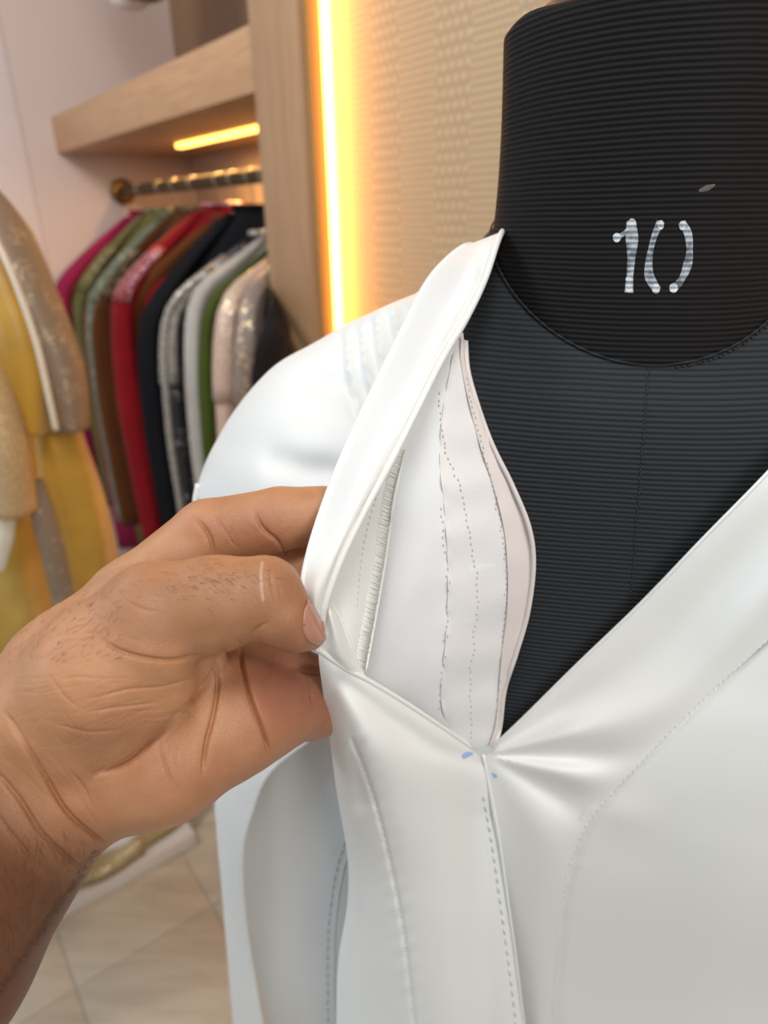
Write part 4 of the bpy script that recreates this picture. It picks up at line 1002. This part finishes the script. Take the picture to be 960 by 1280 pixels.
_base = _n.ramp(_f1, [(0.3, (0.445, 0.203, 0.094)), (0.7, (0.52, 0.255, 0.127))])
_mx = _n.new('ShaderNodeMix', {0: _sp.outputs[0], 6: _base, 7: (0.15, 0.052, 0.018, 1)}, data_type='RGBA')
_mx2 = _n.new('ShaderNodeMix', {0: _n.math('MULTIPLY', _sp.outputs[1], 0.75), 6: _mx.outputs[2], 7: (0.33, 0.110, 0.065, 1)}, data_type='RGBA')
_mx3 = _n.new('ShaderNodeMix', {0: _n.math('MULTIPLY', _sp.outputs[2], 0.6), 6: _mx2.outputs[2], 7: (0.66, 0.46, 0.34, 1)}, data_type='RGBA')
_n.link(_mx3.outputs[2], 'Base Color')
_v1 = _n.new('ShaderNodeTexVoronoi', {'Vector': _n.obj(), 'Scale': 900.0}, feature='DISTANCE_TO_EDGE').outputs[0]
_v2 = _n.new('ShaderNodeTexNoise', {'Vector': _n.obj(), 'Scale': 500.0, 'Detail': 4.0}).outputs[0]
_n.link(_n.bump(_n.math('ADD', _n.math('MULTIPLY', _n.math('MINIMUM', _v1, 0.12), 3.0), _n.math('MULTIPLY', _v2, 0.7)), 0.35, 0.0004), 'Normal')
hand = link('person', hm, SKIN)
tag(hand, "person's bare left hand and hairy forearm pinching the white neckline open", 'person')
tris = [tuple(p.vertices) for p in hm.polygons]
HOST['hand'] = BVHTree.FromPolygons([tuple(c) for c in co], tris)
def onhand(x, y, off):
    v = ray(x, y); v = v/np.linalg.norm(v); h = HOST['hand'].ray_cast(Vector(CAM), Vector(v), 1.0)
    if h[0] is None: return None, None
    return np.array(h[0])+np.array(h[1])*off, np.array(h[1])
# thumbnail
top = [(384, 750), (390, 755), (397, 763), (403, 774), (407, 786), (407, 797)]; bot = [(380, 760), (378, 774), (378, 787), (382, 798), (390, 805), (399, 805)]
V = []; nn_ = 12; kk = 9
tp_, bt_ = cr(np.array(top), nn_), cr(np.array(bot), nn_)
last = None
for i in range(nn_):
    for j in range(kk):
        q = tp_[i]*(1-j/(kk-1))+bt_[i]*(j/(kk-1)); p, _nn = onhand(q[0], q[1], 0.0004+0.0004*math.sin(math.pi*j/(kk-1)))
        if p is None: p, _nn = onhand(q[0]-5, q[1]-3, 0.0006)
        if p is None: p = last
        last = p; V.append(p)
NAIL = mat('thumbnail', (0.46, 0.215, 0.145), 0.28, Coat_Weight=0.3)
o = keep(link('thumb_nail', mesh('thumb_nail', V, quads(nn_, kk)), NAIL), hand); md = o.modifiers.new('t', 'SOLIDIFY'); md.thickness = 0.0005; o['label'] = 'short pinkish thumbnail'
# fine dark hairs
V, f = [], []
def hairs(n, region, dr, ln, spread):
    for _ in range(n):
        x, y = region()
        p, nr_ = onhand(x, y, 0.0)
        if p is None: continue
        a = math.atan2(dr[1], dr[0])+random.gauss(0, spread); l = ln*random.uniform(0.6, 1.3)
        d3 = (math.cos(a)*RT-math.sin(a)*UP); d3 = d3-nr_*(d3@nr_); d3 /= np.linalg.norm(d3)+1e-9
        pts = [p, p+d3*l*0.5+nr_*l*0.22, p+d3*l+nr_*l*0.25]
        tv, tf = tube_geo(pts, [0.000032, 0.000028, 0.000012], 3, len(V)); V.extend(tv); f.extend(tf)
hairs(150, lambda: (random.gauss(258, 40), random.gauss(722, 11)), (1, 0.3), 0.0021, 0.3)
hairs(240, lambda: (random.uniform(10, 150), random.uniform(740, 830)), (0.8, -0.55), 0.0022, 0.3)
hairs(420, lambda: (lambda t: (130-130*t-random.uniform(0, 90), 1062+185*t-random.uniform(0, 40)))(random.random()), (0.25, 0.95), 0.0036, 0.35)
def edge_region():
    t = random.random(); return (124-130*t-random.uniform(0, 10), 1064+185*t-random.uniform(-2, 4))
hairs(320, edge_region, (0.75, 0.6), 0.0040, 0.4)
o = keep(link('arm_hair', mesh('arm_hair', V, f), mat('dark_hair', (0.09, 0.045, 0.02), 0.5)), hand); o['kind'] = 'stuff'
